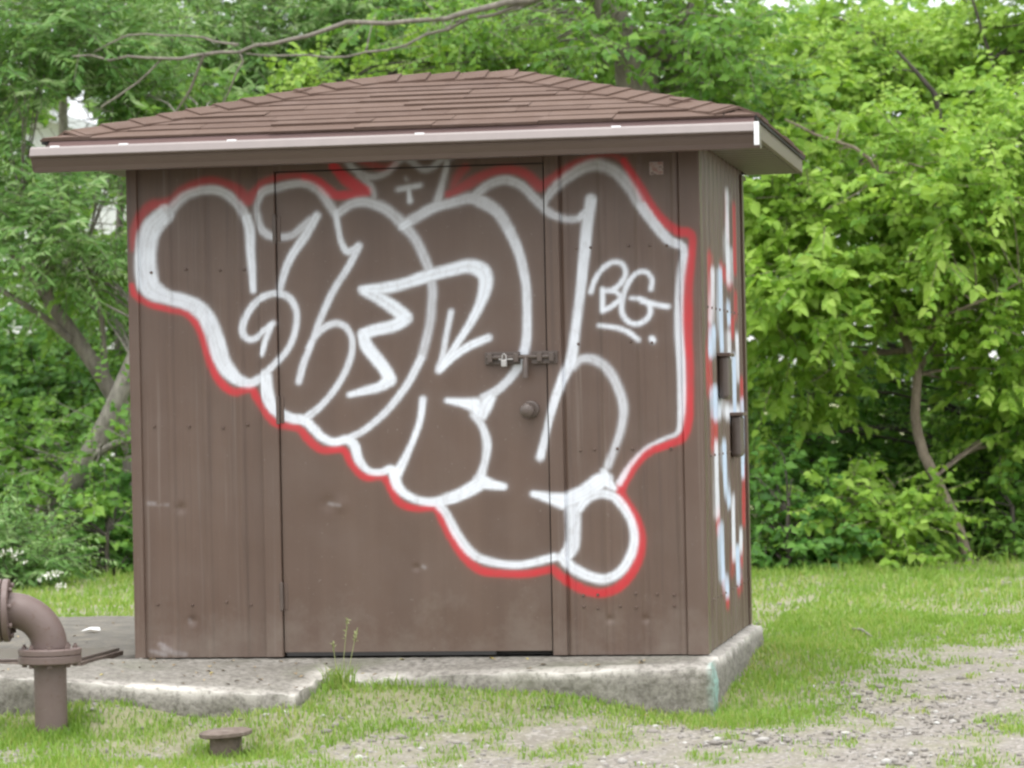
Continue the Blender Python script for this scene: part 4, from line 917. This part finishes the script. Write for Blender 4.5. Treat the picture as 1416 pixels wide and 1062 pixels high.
tree("leaning_birch", "pale birch trunk leaning right behind the shed's left side", "mid", "pale",
     rooted(20, 8.6, 21, (48, 745, 8.6, 20), (80, 690, 8.6, 18), (110, 655, 8.6, 16), (150, 580, 8.6, 14), (185, 500, 8.6, 13), (230, 400, 8.6, 12), (262, 290, 8.6, 10), (285, 215, 8.6, 6)),
     [E_(120, 400, 9.6, 80, 60, .6, 12), E_(250, 170, 9.6, 80, 80, .6, 16), E_(150, 620, 8.3, 40, 50, .2, 4), E_(90, 700, 8.1, 60, 40, .2, 5), E_(40, 650, 8.2, 40, 40, .2, 3)], 31, G_B,
     limbs=[TP((120, 640, 8.6, 6), (160, 612, 8.5, 5), (215, 600, 8.5, 4))])
tree("slender_birch", "thin straight pale birch stem standing behind the leaning trunk", "mid", "pale",
     rooted(84, 12.5, 9, (90, 600, 12.5, 9), (92, 450, 12.5, 8), (90, 300, 12.5, 7), (88, 180, 12.5, 7), (86, 80, 12.5, 5), (84, -20, 12.5, 4)), [E_(100, 40, 12.2, 90, 60, .6, 14), E_(50, 140, 12.6, 40, 30, .4, 4), E_(150, 240, 12.8, 40, 30, .4, 5), E_(60, 440, 12.5, 80, 60, .5, 12)], 32, G_B)
tree("slender_birch", "second thin birch stem close to the shed's left wall", "dark", "grey",
     rooted(165, 12.0, 8, (166, 500, 12, 7), (164, 380, 12, 6), (168, 250, 12, 5), (170, 150, 12, 4)), [E_(150, 500, 12.2, 60, 60, .5, 12), E_(170, 400, 12.4, 40, 50, .4, 8)], 33, G_B)
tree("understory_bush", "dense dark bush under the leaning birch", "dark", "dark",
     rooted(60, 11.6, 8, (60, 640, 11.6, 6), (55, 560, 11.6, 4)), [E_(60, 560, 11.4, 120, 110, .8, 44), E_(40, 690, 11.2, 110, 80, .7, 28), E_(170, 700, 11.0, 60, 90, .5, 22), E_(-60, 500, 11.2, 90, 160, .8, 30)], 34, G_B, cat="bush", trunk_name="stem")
tree("understory_bush", "mid green bush beside the flowering shrub at the grass edge", "mid", "dark",
     rooted(140, 9.6, 6, (140, 760, 9.6, 4), (140, 700, 9.6, 3)), [E_(110, 740, 9.6, 60, 50, .4, 12), E_(170, 640, 9.9, 40, 50, .3, 7), E_(40, 620, 10.0, 60, 60, .4, 10)], 35, G_B, cat="bush", trunk_name="stem")
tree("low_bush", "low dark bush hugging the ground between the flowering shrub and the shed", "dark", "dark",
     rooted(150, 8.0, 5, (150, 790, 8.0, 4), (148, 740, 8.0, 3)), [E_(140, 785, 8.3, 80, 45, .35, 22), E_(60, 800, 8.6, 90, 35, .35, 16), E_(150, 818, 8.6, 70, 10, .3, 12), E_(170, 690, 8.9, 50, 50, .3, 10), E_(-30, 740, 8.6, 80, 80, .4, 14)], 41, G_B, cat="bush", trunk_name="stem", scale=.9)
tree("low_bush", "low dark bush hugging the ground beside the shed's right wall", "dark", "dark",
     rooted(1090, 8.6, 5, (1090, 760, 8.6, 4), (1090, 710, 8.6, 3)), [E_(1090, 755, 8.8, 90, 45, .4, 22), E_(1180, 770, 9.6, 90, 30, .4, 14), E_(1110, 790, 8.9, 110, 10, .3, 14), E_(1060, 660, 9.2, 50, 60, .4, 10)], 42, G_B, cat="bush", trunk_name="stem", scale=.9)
tree("low_bush", "low mid green bush at the lawn's edge right of the curved maple trunk", "mid", "dark",
     rooted(1400, 9.8, 5, (1400, 740, 9.8, 4), (1400, 700, 9.8, 3)), [E_(1400, 750, 10.3, 90, 35, .4, 18), E_(1330, 700, 10.8, 60, 50, .3, 10), E_(1370, 778, 10.0, 80, 8, .3, 8)], 43, G_B, cat="bush", trunk_name="stem", scale=.9)
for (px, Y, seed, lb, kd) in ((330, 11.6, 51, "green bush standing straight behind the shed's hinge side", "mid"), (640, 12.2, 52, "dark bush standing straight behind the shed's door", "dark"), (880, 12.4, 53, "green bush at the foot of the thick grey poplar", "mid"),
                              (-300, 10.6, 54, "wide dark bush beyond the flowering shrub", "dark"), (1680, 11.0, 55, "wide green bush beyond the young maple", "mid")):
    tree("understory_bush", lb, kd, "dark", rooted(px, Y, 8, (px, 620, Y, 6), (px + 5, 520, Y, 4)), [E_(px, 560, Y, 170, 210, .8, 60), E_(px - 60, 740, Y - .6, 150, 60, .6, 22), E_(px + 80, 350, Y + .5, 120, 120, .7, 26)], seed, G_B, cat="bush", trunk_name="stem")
# flowering shrub
sh = tree("flowering_shrub", "leafy grey green shrub with small white blossoms at the pipe's side", "willow", "dark",
     rooted(20, 7.0, 5, (20, 790, 7, 4), (20, 750, 7, 3)), [E_(22, 775, 6.9, 55, 50, .4, 30), E_(-40, 775, 6.9, 70, 75, .5, 22)], 36, None, cat="shrub", trunk_name="stem", scale=.72)
fl_me = []
rf = np.random.default_rng(3)
pm = mat_simple("white_petals", (0.78, 0.76, 0.70), .6)
for (px, py) in ((8, 762), (20, 768), (24, 766), (36, 776), (66, 792), (72, 795), (82, 790), (80, 812), (86, 812), (5, 765), (60, 800), (-20, 770), (-40, 790)):
    c = at(px, py, 6.5); n = 8
    P = c + rf.normal(0, .014, (n, 3)) * np.array([1.6, 1, .8])
    link("blossom", leaf_mesh("blossom", P, rf.normal(size=(n, 3)), rf.normal(size=(n, 3)), np.full(n, .020), .7, np.full(n, .5)), pm, sh)
# distant wood closing the view
rng = np.random.default_rng(77)
nC = 2300
Cw = np.stack([rng.uniform(-16, 15, nC), rng.uniform(15.5, 20, nC), rng.uniform(-.02, 1, nC) ** 1.25], -1)
topz = 4.9 + .9 * fnoise(Cw[:, 0], Cw[:, 1], .7) + np.where(Cw[:, 0] < .5, 2.2, 0) + np.where(Cw[:, 0] > 5.5, 1.0, 0)
Cw[:, 2] = Cw[:, 2] * topz
Cw = Cw[gap_ok(Cw)]
g_ = foliage(rng, Cw, 'mid', 1.9, .55); ok = gap_ok(g_['pos'])
fwd = link("distant_wood", leaf_mesh("distant_wood", g_['pos'][ok], g_['dr'][ok], g_['nr'][ok], g_['ln'][ok], .6, g_['var'][ok], simple=True), KINDS['mid']['mat'])
props(fwd, "mass of green foliage of the wood far behind the shed", "wood", kind="stuff")

# white house glimpsed through the leaves
hx, _, hz = at(60, 300, 27)
M['siding'] = mat_simple("white_siding", (0.72, 0.73, 0.74), .6, 0, .06, 6); M['hroof'] = mat_simple("pale_metal_roof", (0.62, 0.64, 0.66), .5, 0, .08, 8)
M['pane'] = mat_simple("dark_window_glass", (0.03, 0.04, 0.05), .1)
hr = at(160, 172, 27); hl = at(108, 150, 27)
house = thing("white_house", (hx, 30, -.1), "white clapboard house with a pale roof glimpsed through the willow", "house")
x1h = at(172, 300, 27)[0]; x0h = x1h - 3.0; ez = hr[2] - .12
link("wall", box_me("wall", x0h, x1h, 27.0, 33.0, -.4, ez), M['siding'], house)
for k in range(26):
    z = .1 + k * .19
    if z + .17 < ez: link("clapboard", box_me("clapboard", x0h - .01, x1h + .01, 26.975 - .008, 26.998, z, z + .17), M['siding'], house)
me = bpy.data.meshes.new("roof"); xm = (x0h + x1h) / 2; rz = ez + (x1h - xm) * .36
me.from_pydata([(x0h - .3, 26.6, ez - .1), (xm, 26.6, rz), (x1h + .3, 26.6, ez - .1), (x0h - .3, 33.4, ez - .1), (xm, 33.4, rz), (x1h + .3, 33.4, ez - .1), (x0h - .3, 26.6, ez - .25), (xm, 26.6, rz - .15), (x1h + .3, 26.6, ez - .25), (x0h - .3, 33.4, ez - .25), (xm, 33.4, rz - .15), (x1h + .3, 33.4, ez - .25)], [],
               [(0, 1, 4, 3), (1, 2, 5, 4), (6, 9, 10, 7), (7, 10, 11, 8), (0, 6, 7, 1), (1, 7, 8, 2), (3, 4, 10, 9), (4, 5, 11, 10), (0, 3, 9, 6), (2, 8, 11, 5)])
link("roof", me, M['hroof'], house)
me = bpy.data.meshes.new("gable"); me.from_pydata([(x0h, 27.0, ez), (x1h, 27.0, ez), (xm, 27.0, rz - .15), (x0h, 27.2, ez), (x1h, 27.2, ez), (xm, 27.2, rz - .15)], [], [(0, 1, 2), (3, 5, 4), (0, 3, 4, 1), (1, 4, 5, 2), (2, 5, 3, 0)])
link("gable", me, M['siding'], house)
for xx in (x1h - .85, x1h - 2.15):
    wn_ = link("window", box_me("window", xx - .42, xx + .42, 26.93, 26.965, 1.0, 2.3, .01), M['white'], house)
    link("pane", box_me("pane", xx - .35, xx + .35, 26.92, 26.929, 1.08, 2.22), M['pane'], wn_)

# ------------------------------------------------------------------ grass, gravel and small things
def blades(name, P, h, wd, rng, lean=.8):
    n = len(P); a = rng.uniform(0, 6.283, n); b = rng.uniform(0, 6.283, n)
    dx = np.stack([np.cos(a), np.sin(a), np.zeros(n)], -1); sdv = np.stack([np.cos(b), np.sin(b), np.zeros(n)], -1)
    h = h[:, None]; wd = wd[:, None] / 2; le = rng.uniform(.1, lean, (n, 1)); up = np.array([0, 0, 1.0])
    m = P + up * h * .55 + dx * h * le * .35; t = P + up * h * (1 - le * .35) + dx * h * le * 1.1
    V = np.stack([P - sdv * wd, P + sdv * wd, m + sdv * wd * .8, m - sdv * wd * .8, t], 1)
    o = np.arange(n)[:, None] * 5
    return fast(name, V, quads=o + np.array([[0, 1, 2, 3]]), tris=o + np.array([[3, 2, 4]]), attrs=dict(var=np.repeat(np.clip(rng.uniform(0, 1, n) ** 1.2 * .75 + .28 * fnoise(P[:, 0], P[:, 1], 2.6, 3) + .12, 0, 1), 5)))
M['grass'] = mat_leaf("grass_blade", (0.145, 0.275, 0.036), (0.225, 0.385, 0.06), (0.41, 0.43, 0.15), .45)
rng = np.random.default_rng(5)
def scatter(n, x0, x1, y0, y1, rng, thr):
    x = rng.uniform(x0, x1, n); y = rng.uniform(y0, y1, n); k = rng.uniform(0, 1, n) < sstep(thr, thr + .5, grass_mask(x, y))
    out_ = ~(((x > -.07) & (x < 2.51) & (y > -.34) & (y < 1.85)) | ((x > -1.3) & (x < .91) & (y > -.86) & (y < .05)) | ((x > -2.7) & (x < -.02) & (y > -.1) & (y < 2.95)))
    k &= out_; return x[k], y[k]
xs, ys, hs, ws = [], [], [], []
for (n, a, b, c, d, hm, wm, thr) in ((80000, -1.5, 5.0, -2.6, .2, .030, .0050, .14), (46000, 2.4, 6, .2, 4.0, .030, .0065, .16), (64000, -6, 7, 2.9, 8.4, .036, .0085, .22), (7000, -6, 7, 7.6, 9.0, .06, .009, .1), (5000, -6, 7, 9.0, 12.0, .07, .014, .1)):
    x, y = scatter(n, a, b, c, d, rng, thr); xs.append(x); ys.append(y)
    gm = grass_mask(x, y); hs.append(hm * rng.uniform(.5, 1.5, len(x)) * (.55 + .75 * gm) * (1 + .55 * np.clip(fnoise(x, y, 4.5, 4), -.5, 1.2))); ws.append(wm * rng.uniform(.7, 1.3, len(x)))
for cx_, cy_, n_, r_ in ((p0[0], PY_, 900, .12), (st_[0], -1.27, 500, .13), (p0[0] - .3, PY_ - .1, 500, .25)):
    a_ = rng.uniform(0, 6.283, n_); d_ = r_ * (.62 + .5 * np.abs(rng.normal(0, 1, n_)))
    xs.append(cx_ + d_ * np.cos(a_)); ys.append(cy_ + d_ * np.sin(a_)); hs.append(rng.uniform(.025, .075, n_)); ws.append(np.full(n_, .005))
x, y = np.concatenate(xs), np.concatenate(ys)
P = np.stack([x, y, gz(x, y) - .004], -1)
go = link("grass", blades("grass", P, np.concatenate(hs), np.concatenate(ws), rng), M['grass'])
props(go, "patchy short green grass growing round the shed and back to the trees", "grass", kind="stuff")
# gravel
def mat_pebble():
    s = NM("pebble"); v = s.attr("var")
    return s.fin(s.ramp(v, [(0, (0.15, 0.137, 0.12)), (.35, (0.22, 0.20, 0.175)), (.7, (0.30, 0.28, 0.255)), (1, (0.52, 0.51, 0.48))]), .85)
ico = bmesh.new(); bmesh.ops.create_icosphere(ico, subdivisions=1, radius=1); IV = np.array([v.co[:] for v in ico.verts]); IT = np.array([[v.index for v in f.verts] for f in ico.faces]); ico.free()
n = 25000; x = rng.uniform(-1.5, 5.5, n); y = rng.uniform(-2.8, 8.0, n) ; y = np.where(rng.uniform(0, 1, n) < .5, rng.uniform(-2.8, .8, n), y)
k = rng.uniform(0, 1, n) > grass_mask(x, y) * 1.05 - .06
k &= ~(((x > -.07) & (x < 2.51) & (y > -.35) & (y < 1.85)) | ((x > -1.3) & (x < .91) & (y > -.87) & (y < .05)) | ((x < .0) & (y > -.1) & (y < 3)))
x, y = x[k], y[k]; n = len(x)
sz_ = .0035 + .0032 * rng.exponential(1, n); sz_ = np.minimum(sz_, .024)
sc3 = sz_[:, None] * rng.uniform(.6, 1.3, (n, 3)) * np.array([1.1, 1.1, .65])
ra = rng.uniform(0, 6.28, n); ca, sa_ = np.cos(ra), np.sin(ra)
jit = 1 + rng.normal(0, .13, (n, len(IV), 1))
L_ = IV[None] * jit * sc3[:, None, :]
Vp = np.stack([L_[..., 0] * ca[:, None] - L_[..., 1] * sa_[:, None] + x[:, None], L_[..., 0] * sa_[:, None] + L_[..., 1] * ca[:, None] + y[:, None], L_[..., 2] + (gz(x, y) + sc3[:, 2] * .25)[:, None]], -1)
Tt = (np.arange(n)[:, None, None] * len(IV) + IT[None]).reshape(-1, 3)
pv = np.clip(rng.beta(2.2, 2.4, n), 0, 1)
po = link("gravel", fast("gravel", Vp, tris=Tt, attrs=dict(var=np.repeat(pv, len(IV)))), mat_pebble())
props(po, "loose grey and tan gravel scattered over the bare ground", "gravel", kind="stuff")
# dry leaf litter on paving and slabs
n = 240; x = rng.uniform(-2.6, 2.4, n); y = np.where(x < -.03, rng.uniform(-.7, 2.9, n), rng.uniform(-.8, -.02, n))
zt = np.array([(max(landing_top(a, b), -.006) if b < 0 else -.004) if a < .0 else (landing_top(a, b) if a < .9 and b > -.84 else plinth_top(a, b) if b > -.31 else float(gz(a, b))) for a, b in zip(x, y)]) + .006
lm_ = NM("dry_litter"); lmm = lm_.fin(lm_.ramp(lm_.attr("var"), [(0, (0.10, 0.075, 0.045)), (.5, (0.24, 0.17, 0.09)), (.8, (0.36, 0.28, 0.15)), (1, (0.42, 0.36, 0.08))]), .8)
lit = link("leaf_litter", leaf_mesh("leaf_litter", np.stack([x, y, zt], -1), np.stack([rng.normal(size=n), rng.normal(size=n), rng.normal(0, .1, n)], -1), np.tile([0, 0, 1.0], (n, 1)), rng.uniform(.008, .03, n), .7, rng.uniform(0, 1, n)), lmm)
props(lit, "dry brown leaf litter strewn over the slab and old paving", "leaf litter", kind="stuff")
# a torn white scrap on the paving
c = onp(125, 873, 2, .0)
sc_me2 = fast("paper_scrap", [(c[0] - .045, c[1] - .02, .002), (c[0] + .01, c[1] - .04, .014), (c[0] + .05, c[1] + .0, .004), (c[0] + .03, c[1] + .05, .016), (c[0] - .02, c[1] + .04, .006), (c[0], c[1], .020)], tris=[(0, 1, 5), (1, 2, 5), (2, 3, 5), (3, 4, 5), (4, 0, 5)])
props(link("paper_scrap", sc_me2, M['white']), "small torn white paper scrap on the dark paving", "litter")
# fallen stick on the lawn
a = onp(1178, 868, 2, -.11); b = onp(1206, 875, 2, -.11)
props(link("fallen_stick", tubes("fallen_stick", [([(a[0], a[1], gz(a[0], a[1]) + .012), ((a[0] + b[0]) / 2, (a[1] + b[1]) / 2, gz(a[0], a[1]) + .022), (b[0], b[1], gz(b[0], b[1]) + .012)], [.007, .008, .005])], 7), BARK['pale']), "short pale fallen stick lying in the grass", "stick")
# tall weed tuft against the door sill
tf = at(470, 938, -.40); n = 150
r6 = np.random.default_rng(6)
tuft = thing("weed_tuft", (tf[0], -.40, gz(tf[0], -.40)), "bright green weed tuft with seed stalks growing at the step before the door", "weed")
Pt = np.stack([tf[0] + r6.normal(0, .030, n), -.41 + r6.normal(0, .03, n), np.full(n, gz(tf[0], -.40) - .01)], -1)
link("blades", blades("blades", Pt, r6.uniform(.05, .14, n), np.full(n, .006), r6, .7), M['grass'], tuft)["kind"] = "stuff"
for (dx, hh, ex) in ((.01, .30, .03), (.03, .26, .05), (-.005, .20, -.02)):
    x0 = tf[0] + dx; z0 = float(gz(tf[0], -.4)) - .01
    s_ = link("stalk", tubes("stalk", [(spline([(x0, -.41, z0), (x0 + ex * .4, -.41, z0 + hh * .5), (x0 + ex, -.41, z0 + hh)], .05), .0016)], 5), M['grass_stalk'] if 'grass_stalk' in M else M.setdefault('grass_stalk', mat_simple("dry_stalk", (0.28, 0.30, 0.13), .7)), tuft)
    m_ = 16; tt = r6.uniform(.72, 1.0, m_)
    Ps = np.stack([x0 + ex * tt, np.full(m_, -.41), z0 + hh * tt], -1)
    link("seed_head", leaf_mesh("seed_head", Ps, r6.normal(size=(m_, 3)) * .6 + np.array([0, 0, 1.0]), r6.normal(size=(m_, 3)), np.full(m_, .018), .35, np.full(m_, .9)), M['grass_stalk'], s_)
